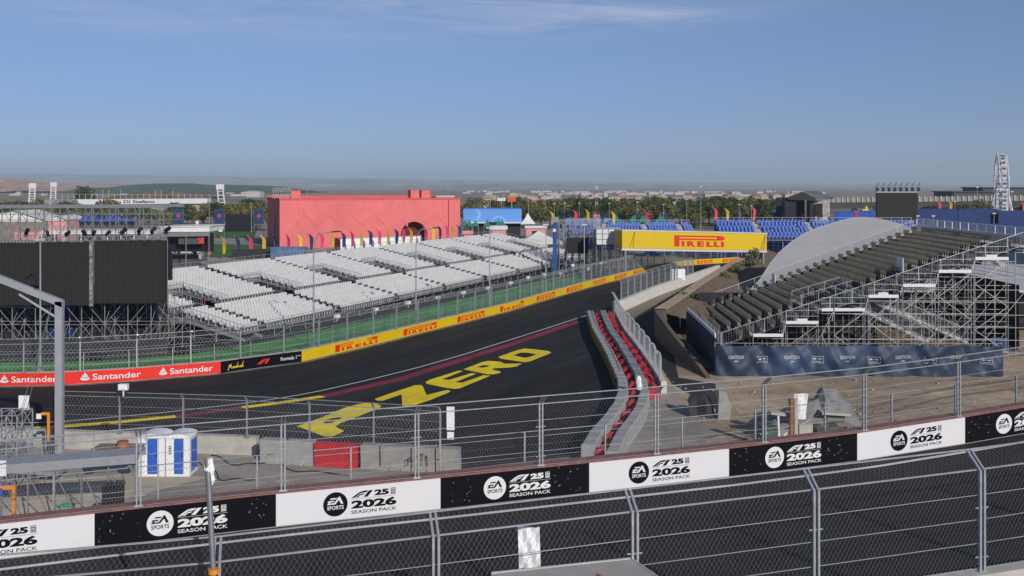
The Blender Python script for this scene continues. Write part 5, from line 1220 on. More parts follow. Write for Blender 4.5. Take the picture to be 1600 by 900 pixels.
# concrete wall and foam blocks along the near edge of the lower circuit
CW = Line([G(-300, 684)]+[G(u, v) for u, v in ((60, 699), (100, 702), (250, 706), (400, 712))]); CWr = CW
wall('barrier_wall', 'pale concrete barrier wall behind the blue and white toilets', Line([V(p.x, p.y, GZ) for p in CW.p]), 0, CW.len, 1.02, .45, CONC)
CB = Line([G(405, 724), G(560, 733), G(716, 741)])
for k, (u0, u1) in enumerate(((403, 441), (446, 486), (491, 557), (562, 590), (593, 640), (643, 678), (680, 715))):
    d0_, d1_ = CB.at_u(u0), CB.at_u(u1); q = CB.at(d0_); t_ = (CB.at(d1_)-q); red = k == 2
    mb = MB(); h = 1.28 if not red else 1.22; n = V(-t_.y, t_.x, 0).normalized()
    pr = [(0, 0), (.08, .04), (.10, .25), (.04, h), (.62, h), (.72, .2), (.72, 0)]
    mb.grid([[q+n*a_+UP*b_ for a_, b_ in pr], [q+t_+n*a_+UP*b_ for a_, b_ in pr]]); mb.face([q+n*a_+UP*b_ for a_, b_ in reversed(pr)]); mb.face([q+t_+n*a_+UP*b_ for a_, b_ in pr])
    for x in (.3, .7): mb.obox(q+t_*x-n*.02+UP*.02, t_.normalized()*.4, n*.1, UP*.12)
    o = mb.build('barrier_block', REDT if red else (TEC if k < 2 else CONCD), origin=q)
    tag(o, ['grey foam block at the left end of the short block row', 'grey foam block directly left of the red block', 'red plastic barrier block in the short grey block row', 'worn grey concrete block directly right of the red block', 'grey concrete block in the middle of the right half of the block row', 'grey concrete block, second from the right end of the block row', 'grey concrete block with black scrawls at the right end of the block row'][k], 'barrier')
mb = MB(); q = CB.at(CB.len-1.6)
for k in range(5):
    c = q+V(-.9+k*.5, -.03, .3); pts = [c+V(rg.uniform(-.25, .25), 0, rg.uniform(0, .8)) for _ in range(5)]; mb.tube(pts, .018, 3)
tag(mb.build('scrawl', INK, origin=q), 'black scrawled lines drawn on the right end concrete block', 'graffiti')
C2 = Line([V(p.x, p.y, GZ) for p in CW.p[1:]]+[G(716, 735)])
fence('debris_fence', 'tall chain link fence on the pale concrete wall behind the toilets', C2, C2.at_u(188) % 3.75, C2.len, 3.75, 1.0, 2.05, .3, .3, w=.22, h=.34, r=.0042, cables=(.5, 1.0, 1.5), post=.07, twin=False, rr=.022)
mb = MB(); q = P(704, 672, 53); mb.box(q, .42, .03, 1.25); mb.box(q-UP*.5, .36, .03, .4); tag(mb.build('paper_sheet', WHITEP, origin=q), 'white paper sheet tied to the fence above the grey blocks', 'sheet')
o = bpy.data.objects.new('junction_box', pd); COL.objects.link(o); q = P(193, 609, 55); o.location = q; tag(o, 'grey box on top of a fence post beside the canopy column', 'junction box')
# toilets
def toilet(u0, u1, label, shade):
    D = 51; a = P(u0, 745, D); a.z = GZ; w_ = (u1-u0)/F*D; th = thing('portable_toilet', label, 'portable toilet', a, 0, 'portable toilets'); h = 2.25
    mb = MB(); mb.obox(a+V(.12, .1, .12), V(w_-.24, 0, 0), V(0, 1.1, 0), UP*(h-.42)); mb.obox(a+V(.0, 0, 0), V(w_, 0, 0), V(0, 1.3, 0), UP*.12)
    for x in (0, w_-.30): mb.obox(a+V(x, .02, .12), V(.30, 0, 0), V(0, .25, 0), UP*(h-.4))
    mb.obox(a+V(0, .27, .12), V(.10, 0, 0), V(0, 1.0, 0), UP*(h-.4)); mb.build('cabin', WHITEP, th)
    mb = MB(); n = 8; rows = [[a+V(w_/2+(w_/2+.03)*math.cos(math.pi*k/n), y, h-.28+.22*math.sin(math.pi*k/n)) for k in range(n+1)] for y in (-.03, 1.33)]
    mb.grid(rows); mb.face(list(reversed(rows[0]))); mb.face(rows[1]); mb.build('roof', WHITEP, th)
    mb = MB(); mb.obox(a+V(w_*.36, -.012, .16), V(w_*.36, 0, 0), V(0, .06, 0), UP*(h-.5)); dr = mb.build('door', TOIB, th)
    mb = MB(); mb.obox(a+V(w_*.67, -.03, 1.0), V(.05, 0, 0), V(0, .02, 0), UP*.2); mb.build('handle', BLACK, dr)
    mb = MB(); mb.obox(a+V(-.012, .3, .2), V(.015, 0, 0), V(0, .9, 0), UP*1.6); mb.obox(a+V(w_-.003, .3, .2), V(.015, 0, 0), V(0, .9, 0), UP*1.6); mb.build('side_panel', TOIB, th)
    mb = MB(); f = lambda x, y: a+V(.14+x, .012, 1.15+y)
    for i in range(5): mb.poly2(rect(0, .09*i, .14, .05), f)
    mb.build('lettering', INK, th)
toilet(216, 257, 'white and blue portable toilet, the left of two', 0); toilet(259, 296, 'white and blue portable toilet, the right of two', 0)
# gangway, trailer, pillar, yellow frames
th = thing('gangway', 'long grey metal gangway on braced legs at the lower left', 'gangway', V(P(100, 0, 43).x, 43, GZ)); D = 43
a, b = P(-40, 732, D), P(211, 712, D); mb = MB(); mb.obox(a-UP*.34, b-a, V(0, .12, 0), UP*.34); mb.obox(a, b-a, V(0, 1.3, 0), UP*.05); mb.obox(a-UP*.3+V(0, 1.2, 0), b-a, V(0, .1, 0), UP*.3); mb.build('deck', STEELP, th)
mb = MB(); railing(mb, [a+V(0, 1.3, .05), b+V(0, 1.3, .05)], .75, .022, None, False); mb.build('railing', STEEL, th)
mb = MB()
for k in range(7):
    q = a+(b-a)*k/6; mb.bar(q-UP*.4, V(q.x, q.y, GZ), .04)
    if k < 6: q2 = a+(b-a)*(k+1)/6; mb.bar(q-UP*.4, V(q2.x, q2.y, GZ+.1), .03)
mb.build('leg', STEELD, th)
th = thing('trailer', 'flat brown trailer with a rusty drum, parked behind the gangway', 'trailer', P(170, 716, 49)); a = P(140, 706, 49.5); a.z = max(a.z, GZ+.75)
mb = MB(); mb.obox(a, V(2.3, 0, 0), V(0, 1.3, 0), UP*.09); mb.obox(a+V(0, 0, -.22), V(2.3, 0, 0), V(0, .1, 0), UP*.2); mb.build('bed', mat('brown_board', (.20, .15, .11), .9, 0, .3, 3), th)
for x in (.1, 2.0):
    mb = MB(); mb.bar(a+V(x+.1, -.08, -.32), a+V(x+.1, .12, -.32), .32, 14); w0 = mb.build('wheel', BLACK, th); mb = MB(); mb.bar(a+V(x+.1, -.10, -.32), a+V(x+.1, -.07, -.32), .15, 10); mb.build('rim', STEEL, w0)
mb = MB(); mb.bar(a+V(1.45, .5, .09), a+V(1.45, .5, .42), .28, 12); tag(mb.build('drum', RUST, origin=a+V(1.45, .5, .09)), 'rusty steel drum lying on the flat brown trailer', 'drum')
th = thing('concrete_pillar', 'pale concrete pillar with a black box on top, behind the black game board', 'pillar', V(P(177, 0, 43).x, 42.5, GZ)); q = V(P(177, 0, 42.5).x, 42.5, GZ)
mb = MB(); mb.box(q-UP*2, .52, .5, 3.3); mb.build('shaft', CONC, th); mb = MB(); mb.box(q+UP*1.3, .74, .6, .85); mb.build('box', BLACK, th)
for k, (u0, u1, v0, v1, D, lb) in enumerate(((-20, 22, 760, 835, 36, 'orange steel frame at the lower left corner behind the fence'), (64, 76, 645, 690, 53, 'small orange post with a white sign beside the canopy column'))):
    a = P(u0, v1, D); th = thing('orange_frame', lb, 'frame', a); mb = MB(); w_ = (u1-u0)/F*D; h = (v1-v0)/F*D
    mb.box(P(u1, v1, D)-UP*(0 if k else 1), .11, .11, h+(0 if k else 1)); mb.obox(P(u0, v0, D)-UP*.12, V(w_, 0, 0), V(0, .12, 0), UP*.13); mb.build('post', ORANGE, th)
    mb = MB(); mb.obox(P(61 if k else -6, v0+(9 if k else 14), D)+V(-.1 if k else 0, -.1, 0), V(.26, 0, 0), V(0, .03, 0), UP*.28); mb.build('sign', WHITEP if k else TOIB, th)
mb = MB(); q = P(-14, 744, 30.5); mb.obox(q, V(.46, 0, .0), V(0, .02, 0), UP*.48); o = mb.build('paper_sign', WHITEP, origin=q); tag(o, 'white sign with a green mark hanging on the fence at the left edge', 'sign')
mb = MB(); q = P(29, 640, 53); mb.obox(q, V(.55, 0, 0), V(0, .05, 0), UP*.75); tag(mb.build('white_bag', WHITEP, origin=q), 'white plastic sheet hung on cables at the left edge', 'sheet')
scaffold('stair_tower', 'grey aluminium stair tower at the left edge before the dark track', V(P(-40, 0, 49).x, 49, GZ), V(2.1, 0, 0), V(0, 1.6, 0), 3.6, 4, 1, .9, .035, STEEL, 2)
mb = MB(); q = P(25, 690, 50); 
for k in range(26): mb.bar(V(q.x+k*.085, 50, GZ+1.0), V(q.x+k*.085, 50, GZ+2.1), .014, 3, False)
for z in (1.0, 2.1): mb.bar(V(q.x, 50, GZ+z), V(q.x+2.2, 50, GZ+z), .02)
mb.obox(V(q.x, 49.6, GZ+.55), V(2.3, 0, -.1), V(0, 1.2, 0), UP*.18)
for k in range(6): mb.bar(V(q.x+k*.4, 49.55, GZ), V(q.x+k*.4+.2, 49.55, GZ+.6), .03)
tag(mb.build('barred_ramp', STEEL, origin=q), 'grey ramp with barred railing behind the gangway at the left', 'ramp')
mb = MB(); a = P(56, 752, 44); mb.obox(V(a.x, 46, GZ), V(.7, .0, 0), V(0, .6, 0), UP*.05); mb.obox(V(a.x+.1, 46.1, GZ+.05), V(.5, 0, 0), V(0, .4, 0), UP*.08); tag(mb.build('green_tray', mat('green_plastic', (.03, .25, .15), .6), origin=V(a.x, 46, GZ)), 'green plastic tray lying on the sand under the gangway', 'tray')
mb = MB(); p = P(80, 480, 50.8)
for q in (P(30, 690, 52), P(10, 720, 50)): mb.bar(p, q, .015, 4)
tag(mb.build('guy_cable', STEELD, origin=p), 'thin steel guy cables running down from the canopy column', 'cable')
# foreground pole, sheet on the near fence, canopy at the bottom
q = P(324, 716, 18.4); b = P(335, 925, 18.0); th = thing('foreground_pole', 'nearest round steel pole with white plastic wrapped on its top', 'pole', b)
mb = MB(); mb.bar(b, q, .052, 14); mb.build('shaft', mat('dull_pole_steel', (.17, .18, .20), .5, .3, .15, 4), th)
mb = MB(); c = q-UP*.26+V(.045, 0, 0); rows = []
for k in range(6):
    z = -.24+k*.1; r_ = (.05, .085, .06, .09, .075, .05)[k]
    rows.append([c+V(r_*(1+.25*math.sin(3*t+k))*math.cos(t), r_*(1+.25*math.sin(2*t+k*2))*math.sin(t), z) for t in [6.2832*i/12 for i in range(12)]])
mb.grid(rows, closed=True); mb.build('plastic_wrap', WHITEP, th)
mb = MB(); c = P(334, 893, 18.05); mb.bar(c-UP*.03, c+UP*.05, .1, 12); mb.build('orange_band', ORANGE, th)
mb = MB(); rows = []
for k in range(9):
    z = k/8; rows.append([P(811+34*i/5-2*z, 889-66*z, 21.0)+V(0, .03*math.sin(i*2.1+k), .02*math.sin(i*1.3)) for i in range(6)])
mb.grid(rows); tag(mb.build('white_sheet', WHITEP, origin=P(828, 889, 21)), 'white plastic sheet tied to the nearest chain link fence', 'sheet')
th = thing('awning', 'pale grey awning roof with faded red script at the bottom edge', 'awning', P(900, 950, 16))
mb = MB(); a, b, c, d = P(780, 893, 20.4), P(992, 871, 20.4), P(1032, 925, 15.5), P(690, 955, 15.5)
a.z = b.z = (a.z+b.z)/2+0; a, b, c, d = V(-.42, 20.2, 3.13), V(2.52, 21.0, 3.13), V(4.9, 15.5, 3.10), V(-.6, 15.5, 3.10); mb.face([d, c, b, a]); mb.face([d-UP*.06, a-UP*.06, b-UP*.06, c-UP*.06]); mb.grid([[a-UP*.06, b-UP*.06, c-UP*.06], [a, b, c]]); mb.build('canvas', mat('awning_canvas', (.34, .32, .30), .8, 0, .08, 2), th)
mb = MB(); mb.tube([a, b, c], .03, 6); mb.build('frame', ALU, th)
f = lambda x, y: (d+(a-d)*y)*(1-x)+(c+(b-c)*y)*x+UP*.012
mb = MB(); mb.text('sofia', f, .50, .62, .24, .27, .02, .3); mb.build('script_lettering', mat('faded_red_ink', (.40, .08, .06), .7), th)
# covered machines on the sand
th = thing('covered_machine', 'machine under a grey tarpaulin standing on the sand behind the game boards', 'machine', G(1260, 690)); c = P(1265, 650, 60); c = V(c.x, 60, GZ)
def tarp(parent, cx, cy, lx, ly, h, top, seed, m=TARP):
    rr = random.Random(seed); mb = MB(); n = 16; rows = []
    for z, s in ((0, 1.06), (.25, 1.0), (.6, .93), (.88, .72), (1.0, .35)):
        rows.append([V(cx+lx*s*math.copysign(abs(math.cos(t))**.6, math.cos(t))+rr.uniform(-.06, .06), cy+ly*s*math.copysign(abs(math.sin(t))**.6, math.sin(t))+rr.uniform(-.06, .06), GZ+h[0]+(h[1]-h[0])*z+rr.uniform(-.08, .08)) for t in [6.2832*k/n for k in range(n)]])
    mb.grid(rows, closed=True); mb.face(rows[-1]); return mb.build('tarpaulin', m, parent)
rq = random.Random(14); hp = [(1190, .7), (1200, 1.2), (1218, 1.35), (1240, 1.75), (1262, 2.0), (1276, 2.15), (1284, 2.85), (1303, 2.75), (1313, 2.1), (1326, 1.9), (1338, 1.0)]
mb = MB(); rows = []
for u, h in hp:
    x_ = P(u, 0, 60).x; j = lambda s_=.08: rq.uniform(-s_, s_)
    rows.append([V(x_+j(), 58.7+j(.2), GZ+h*.42+j()), V(x_+j(), 59.0+j(.1), GZ+h*.72+j()), V(x_+j(), 59.6+j(), GZ+h+j(.05)), V(x_+j(), 60.5+j(), GZ+h*.95+j()), V(x_+j(), 61.2, GZ+h*.5+j())])
mb.grid(rows); mb.build('tarpaulin', TARP, th)
for k, (u, w_, h, m_) in enumerate(((1200, .9, .75, 'a'), (1226, 1.1, .6, 'b'), (1256, .8, .9, 'c'), (1290, 1.3, .8, 'a'), (1322, .8, .55, 'b'))):
    mb = MB(); q = V(P(u, 0, 58.9).x, 58.9, GZ); mb.box(q, w_, .9, h); mb.bar(q+V(-w_*.4, -.3, h-.05), q+V(w_*.5, -.1, h+.25), .04)
    mb.build('machine_part', {'a': mat('machine_green_grey', (.05, .08, .07), .8, 0, .6, 2.5), 'b': STEELD, 'c': CONC}[m_], th)
mb = MB(); rows = [[P(1243+22*i/4+z*4-6, 655-40*z, 58)+V(0, .06*math.sin(i*1.7+z*3), 0) for i in range(5)] for z in (0, .25, .5, .75, 1)]; mb.grid(rows); mb.build('white_cloth', WHITEP, th)
for x0, x1 in ((1205, 1228), (1285, 1330)):
    mb = MB(); a = P(x0, 648, 58.3); mb.obox(a, V((x1-x0)/F*58, 0, -.1), V(0, .8, 0), UP*.14); mb.build('ledge', CONC, th)
mb = MB(); a = P(1218, 692, 57); mb.bar(a-UP*.6, P(1216, 650, 57), .07); mb.bar(a-UP*.6+V(-.5, 0, 0), a+V(.4, 0, .6), .06); mb.build('strut', WHITEP, th)
mb = MB(); a = P(1288, 615, 61)
mb.tube([a, a+V(0, 0, .35), a+V(.9, 0, .3), a+V(.95, 0, -.3)], .025); mb.box(a+V(.5, 0, .1), .5, .2, .1); mb.build('antenna', RUST, th)
for i, (u, m, lb) in enumerate(((1236, RUST, 'rusty brown upright pipe before the covered machine'), (1243, CONC, 'pale upright pipe beside a rusty pipe before the covered machine'))):
    a = P(u, 700, 55); mb = MB(); mb.bar(V(a.x, 55, GZ), V(a.x, 55, P(0, 624+i*2, 55).z), .13, 12); mb.bar(V(a.x, 55, P(0, 626, 55).z), V(a.x, 55, P(0, 623, 55).z), .15, 12); tag(mb.build('upright_pipe', m, origin=V(a.x, 55, GZ)), lb, 'pipe')
mb = MB(); a = P(1122, 648, 63.5); pr = [(0, 0), (.75, 0), (.85, .9), (.5, 1.75), (.06, 1.85)]
mb.prism([V(a.x+p, 63.5, GZ+q) for p, q in pr], V(0, .8, 0)); tag(mb.build('concrete_block', CONCD, origin=V(a.x, 63.5, GZ)), 'tall grey concrete wedge standing on the sand before the blue screen', 'block')
mb = MB(); rr = random.Random(4); rows = []
for k in range(6): rows.append([V(a.x-.2+(-1.5+1.6*i/6)*1.0, 64+.8*math.sin(i)*.4, GZ+(0, .5, .95, 1.25, 1.4, 1.5)[k]*(.5+.5*math.sin(math.pi*(i+.5)/7))+rr.uniform(-.06, .06))+V(0, k*.22, 0) for i in range(7)])
mb.grid(rows); tag(mb.build('rubble_heap', DARK, origin=rows[0][0]), 'dark heap of rubble beside the grey concrete wedge', 'rubble')
# ================================================================ RIGHT BACKGROUND
th = thing('membrane_hall', 'large grey curved membrane hall behind the beige stand', 'hall', gb(1300, 140))
top = [(1150, 476), (1188, 437), (1203, 413), (1218, 395), (1236, 379), (1256, 366), (1278, 356.5), (1300, 349.5), (1325, 342.5), (1345, 340), (1365, 341), (1385, 344.5), (1410, 351), (1450, 366), (1500, 386)]
kk = .38; crest = []                                     # one flat roof plane rising away from us, cut to the hall's outline
for u, v in top: crest.append(P(u, v, (14.9+122*kk)/(kk+(v-HZ)/F)))
foot = [V(c_.x, 122.0, GZ) for c_ in crest]; crest = [V(c_.x, max(c_.y, 122.4), max(c_.z, GZ+.1)) for c_ in crest]
mb = MB(); rows = [[f_+(c_-f_)*t_ for f_, c_ in zip(foot, crest)] for t_ in (0, .25, .5, .75, 1)]+[[c_+V(.3, .5, -.25) for c_ in crest], [V(c_.x+2, c_.y+14, GZ) for c_ in crest]]
mb.grid(rows); mb.build('membrane', TENT, th)
mb = MB(); mb.tube([c_+V(0, .1, .02) for c_ in crest], .09, 6); mb.build('edge_tube', mat('edge_membrane', (.32, .32, .33), .6, 0, .04, .3), th)
mb = MB()
for y_ in (128, 134, 140, 146):
    a_ = [c_ for c_ in crest if c_.y > y_]
    if len(a_) > 1: z_ = GZ+kk*(y_-122)+.02; mb.obox(V(a_[0].x, y_, z_), V(a_[-1].x-a_[0].x, 0, 0), V(0, .10, .038), UP*.02)
mb.build('seam', mat('edge_membrane', (.32, .32, .33), .6, 0, .04, .3), th)
# building with grey roof at the right edge
th = thing('low_building', 'dark fronted building with grey sloping roofs at the right edge', 'building', V(P(1560, 0, 104).x, 104, GZ)); D = 104
a, b = P(1395, 452, D), P(1700, 453, D); c, d = P(1455, 372, 128), P(1760, 372, 128)
mb = MB(); mb.face([a, b, d, c]); mb.face([a-UP*.3, a, c, c-UP*.3]); mb.grid([[a-UP*.3, b-UP*.3], [a, b]]); mb.face([c, d, d+V(0, 12, -6), c+V(0, 12, -6)]); mb.build('roof', ROOFG, th)
mb = MB(); x0, x1 = P(1480, 0, 106).x, P(1720, 0, 106).x; zt = P(0, 453, 106).z
mb.obox(V(x0, 106, GZ), V(x1-x0, 0, 0), V(0, 18, 0), UP*(zt-GZ-.1)); mb.build('wall', mat('black_cladding', (.014, .014, .016), .8, 0, .2, .5), th)
mb = MB(); q = P(1557, 511, 105.9); mb.obox(V(q.x, 105.93, GZ+.1), V(2.4, 0, 0), V(0, .08, 0), UP*2.75); wn = mb.build('window', GLASSB, th)
mb = MB()
for z in (.08, 1.0, 1.9, 2.8): mb.obox(V(q.x-.05, 105.86, GZ+z), V(2.5, 0, 0), V(0, .06, 0), UP*.09)
for x in (-.06, 2.38): mb.obox(V(q.x+x, 105.87, GZ+.08), V(.09, 0, 0), V(0, .05, 0), UP*2.8)
mb.build('frame', BLACK, wn)
mb = MB(); mb.face([P(1555, 405, 115), P(1700, 440, 108), P(1700, 470, 108), P(1590, 452, 108)]); mb.face([P(1590, 372, 118)+V(0, 0, .3), P(1700, 372, 118)+V(0, 0, .3), P(1700, 402, 112)+V(0, 0, .3), P(1600, 402, 112)+V(0, 0, .3)]); mb.build('upper_roof', TENT, th)
# car
th = thing('parked_car', 'dark parked car seen partly at the right edge before the building', 'car', G(1585, 517)); q = G(1572, 517); x, y = q.x, q.y
prof = [(0, .35), (.15, .75), (.9, .85), (1.5, 1.38), (2.9, 1.42), (3.7, .9), (4.3, .8), (4.4, .35)]
mb = MB(); l = [V(x+p, y, GZ+z) for p, z in prof]; r_ = [V(x+p, y+1.75, GZ+z) for p, z in prof]; lm_ = [V(x+p, y+.87, GZ+z+.03) for p, z in prof]
mb.grid([l, lm_, r_]); mb.face(l); mb.face(list(reversed(r_))); mb.build('body', mat('dark_car_paint', (.02, .022, .026), .25, .3, 0), th)
mb = MB()
for pp in ([(1.0, .9), (1.55, 1.32), (2.2, 1.35), (2.2, .9)], [(2.3, .9), (2.3, 1.35), (2.85, 1.34), (3.5, .92)]): mb.face([V(x+p, y-.01, GZ+z) for p, z in pp])
mb.build('window', mat('car_glass', (.03, .035, .04), .08, 0, 0), th)
for wx in (.85, 3.45):
    mb = MB(); mb.bar(V(x+wx, y-.03, GZ+.32), V(x+wx, y+.2, GZ+.32), .32, 16); w0 = mb.build('wheel', BLACK, th); mb = MB(); mb.bar(V(x+wx, y-.05, GZ+.32), V(x+wx, y-.02, GZ+.32), .18, 12); mb.build('rim', ALU, w0)
mb = MB(); mb.obox(V(x-.02, y+.15, GZ+.6), V(.06, 0, 0), V(0, .3, 0), UP*.15); mb.obox(V(x+.0, y-.02, GZ+.6), V(.3, 0, 0), V(0, .05, 0), UP*.14); mb.build('headlight', WHITEP, th)
for i, (u, v, w_, h) in enumerate(((1497, 527, 3.2, 1.4), (1550, 541, 1.6, .9))):
    q = G(u, v+7); mb = MB(); mb.obox(q, V(w_, .2, 0), V(.3, 1.2, 0), UP*h); mb.obox(q+V(.1, .1, h), V(w_*.6, .2, 0), V(.2, .9, 0), UP*.25); tag(mb.build('wrapped_crate', NAVY, origin=q), ['large navy wrapped crate behind the right end of the blue screen', 'small navy wrapped crate at the right end of the blue screen'][i], 'crate')
# blue hoarding wall, viaduct, dark halls
def hoard(u0, u1, v0, v1, D, label, m=BLUEF):
    a = P(u0, v1, D); mb = MB(); w_ = (u1-u0)/F*D; n = max(1, int(w_/5))
    for k in range(n): mb.obox(V(a.x+w_*k/n, D+(k % 2)*.12, GZ), V(w_/n*.995, 0, 0), V(0, .3, 0), UP*(P(0, v0, D).z-GZ))
    tag(mb.build('hoarding', m, origin=V(a.x, D, GZ)), label, 'hoarding')
hoard(1434, 1560, 326, 352, 270, 'long blue hoarding right of the big screen, behind the observation wheel', BLUED); hoard(1560, 1720, 329, 352, 268, 'long blue hoarding at the right edge beside the observation wheel', BLUED)
hoard(1208, 1228, 328, 345, 300, 'bright blue hoarding left of the black stage'); hoard(1305, 1336, 330, 345, 300, 'bright blue hoarding right of the black stage'); hoard(1338, 1372, 329, 345, 302, 'blue hoarding between black stage and big screen')
hoard(1500, 1720, 349.5, 358, 170, 'low dark blue hoarding in front of the observation wheel', BLUED)
hoard(880, 960, 341, 350, 280, 'pale blue hoarding beyond the left blue stand', mat('pale_blue_hoarding', (.16, .24, .45), .7, 0, .1))
th = thing('viaduct', 'long pale concrete road viaduct crossing behind stage and screen', 'viaduct', gb(1450, 520)); D0, D1 = 520, 470
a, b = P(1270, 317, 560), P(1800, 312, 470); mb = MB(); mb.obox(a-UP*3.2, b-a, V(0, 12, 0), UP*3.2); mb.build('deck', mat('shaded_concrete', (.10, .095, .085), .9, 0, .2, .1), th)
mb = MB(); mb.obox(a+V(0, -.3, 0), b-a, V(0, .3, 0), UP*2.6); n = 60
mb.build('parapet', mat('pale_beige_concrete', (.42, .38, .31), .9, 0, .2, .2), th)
mb = MB()
for k in range(n): q = a+(b-a)*k/n; mb.obox(q+V(0, -.7, .2), V(.7, 0, 0), V(0, .35, 0), UP*2.8)
stuff(mb.build('rib', CONC, th))
for k in range(9):
    q = a+(b-a)*(k+.4)/9; mb = MB(); mb.box(V(q.x, q.y+6, GZ), 2.2, 2.2, q.z-3.2-GZ); mb.build('pier', CONCD, th)
for u0, u1, v0, v1, D, lb in ((1490, 1562, 299, 306, 640, 'long low black roof behind the viaduct left of the observation wheel'), (1536, 1760, 292.5, 303, 660, 'long dark slate hall behind the viaduct at the right edge')):
    a = P(u0, v1, D); th = thing('dark_hall', lb, 'hall', V(a.x, D, GZ)); mb = MB(); mb.obox(V(a.x, D, GZ), V((u1-u0)/F*D, 0, 0), V(0, 30, 0), UP*(P(0, v0+1.5, D).z-GZ)); mb.build('wall', GREYB, th); mb = MB(); mb.obox(V(a.x-1, D-1, P(0, v0+1.5, D).z), V((u1-u0)/F*D+2, 0, 0), V(0, 32, 0), UP*.7); mb.build('roof', GREYB, th)
# black stage house
th = thing('concert_stage', 'black concert stage with a pitched grey roof behind the blue seats', 'stage', gb(1265, 290)); D = 282
L_ = lambda u, v, y=0: P(u, v, D)+V(0, y, 0)
mb = MB(); x0, x1 = L_(1226, 0).x, L_(1272, 0).x
SW = mat('black_stage_cloth', (.018, .018, .03), .8, 0, .3, .3)
for u0, u1 in ((1226, 1244), (1265, 1272)): mb = MB(); mb.obox(V(L_(u0, 0).x, D, GZ), V((u1-u0)/F*D, 0, 0), V(0, 2, 0), UP*(L_(0, 309).z-GZ)); mb.build('wall', SW, th)
mb = MB(); mb.obox(V(x0, D+9, GZ), V(x1-x0, 0, 0), V(0, .4, 0), UP*(L_(0, 309).z-GZ)); mb.build('back_wall', SW, th)
e0, e1, pk = L_(1230, 307.5, -1), L_(1273, 309.5, -1), L_(1251, 299.5, -1); dp = V(9.5, 15, .0)
mb = MB(); mb.face([e0-UP*.8, e1-UP*.8, e1, pk, e0]); mb.face([e0, pk, pk+dp, e0+dp]); mb.build('gable', BLACK, th)
mb = MB(); mb.face([pk+UP*.02, e1+UP*.02, e1+dp+V(1, 0, 0), pk+dp+V(-1, 0, 0)]); mb.obox(e1-UP*.5, dp, V(.3, 0, 0), UP*.5); mb.build('roof', mat('stage_roof_grey', (.12, .135, .15), .6, 0, .1), th)
mb = MB(); mb.obox(V(L_(1273, 0).x, D+4, GZ), V(6.2, 2, 0), V(0, 4, 0), UP*(L_(0, 314).z-GZ)); mb.build('side_wing', mat('pale_mesh_cloth', (.30, .29, .27), .9, 0, .4, 1), th)
mb = MB(); mb.obox(V(L_(1280, 0).x, D+3.6, L_(0, 341).z), V(2.1, 0, 0), V(0, .3, 0), UP*4.1); mb.build('side_screen', LED, th)
for i, (u, m) in enumerate(((1272, ORANGE), (1293, BLACK))):
    mb = MB(); q = V(L_(u, 0).x, D-.5, GZ+2)
    for k in range(9): mb.obox(q+V(.35*math.sin(k*.35), 0, k*.5), V(.6, 0, 0), V(0, .6, 0), UP*.46)
    mb.build('speaker_array', m, th)
# screen with lamps
screen('video_screen', 'big dark video screen with lamp arms on top, right of the black stage', 1370, 1434, 301, 344, 255)
lb2 = MB(); lb2.box(V(0, 0, 0), .5, .5, 1.0); lb2.bar(V(0, 0, .9), V(.45, 0, 2.3), .06); lb2.bar(V(.45, 0, 2.3), V(-.75, 0, .9), .05); lb2.obox(V(-.25, -.3, .2), V(.6, 0, 0), V(0, .5, 0), UP*.6); ld2 = lb2.data('lamp_arm', BLACK)
for k in range(8):
    o = bpy.data.objects.new('stage_lamp', ld2); COL.objects.link(o); o.location = P(1370.5+k*9.2, 299, 255.2); tag(o, 'black lamp on a bent arm on top of the big screen right of the stage', 'stage light', 'lamp arms on the right screen')
mb = MB(); a = P(1369, 301, 255.1); mb.obox(a, V(10.8, 0, 0), V(0, .5, 0), UP*.3); tag(mb.build('lighting_truss', STEELD, origin=a), 'grey truss along the top of the big screen right of the stage', 'truss')
mb = MB(); q = P(1352, 326, 310); mb.box(V(q.x, 310, GZ), .5, .5, q.z-GZ-.8); mb.obox(V(q.x-.9, 310, q.z-.9), V(1.9, 0, 0), V(0, 1, 0), UP*.7); mb.obox(V(q.x+.1, 310, q.z-.2), V(.6, 0, 0), V(0, 1, 0), UP*.9); tag(mb.build('yellow_machine', mat('yellow_machine', (.65, .55, .05), .6), origin=V(q.x, 310, GZ)), 'small yellow machine above the blue hoarding left of the right screen', 'machine')
# ================================================================ OBSERVATION WHEEL
D = 380.0; hub = P(1564.5, 297, D); th = thing('observation_wheel', 'tall white observation wheel seen almost edge on', 'ferris wheel', V(hub.x, D, GZ))
va = math.atan2(hub.x, D)+R(-4.5); wd = V(math.sin(va), math.cos(va), 0); ax = V(math.cos(va), -math.sin(va), 0); Rr = 13.9; hw = 1.5
rim = MB(); spk = MB(); n = 28
pt = lambda k, r, s: hub+wd*(r*math.cos(6.2832*k/n))+UP*(r*math.sin(6.2832*k/n))+ax*(s*hw)
for k in range(n):
    for s in (-1, 1):
        rim.bar(pt(k, Rr, s), pt(k+1, Rr, s), .16); rim.bar(pt(k, Rr-1.5, s), pt(k+1, Rr-1.5, s), .12); rim.bar(pt(k, Rr, s), pt(k+1, Rr-1.5, s), .09); spk.bar(pt(k, Rr-1.5, s), hub+ax*(s*hw*1.2), .10)
    rim.bar(pt(k, Rr, -1), pt(k, Rr, 1), .10)
rim.build('rim', WHITE, th); spk.build('spokes', WHITE, th)
gd = MB(); gd.box(V(0, 0, -1.9), 1.5, 1.7, .75); gd.box(V(0, 0, -.25), 1.6, 1.8, .2)
for sx in (-.65, .65):
    for sy in (-.75, .75): gd.bar(V(sx, sy, -1.2), V(sx, sy, -.2), .07)
gdd = gd.data('gondola', WHITE); 
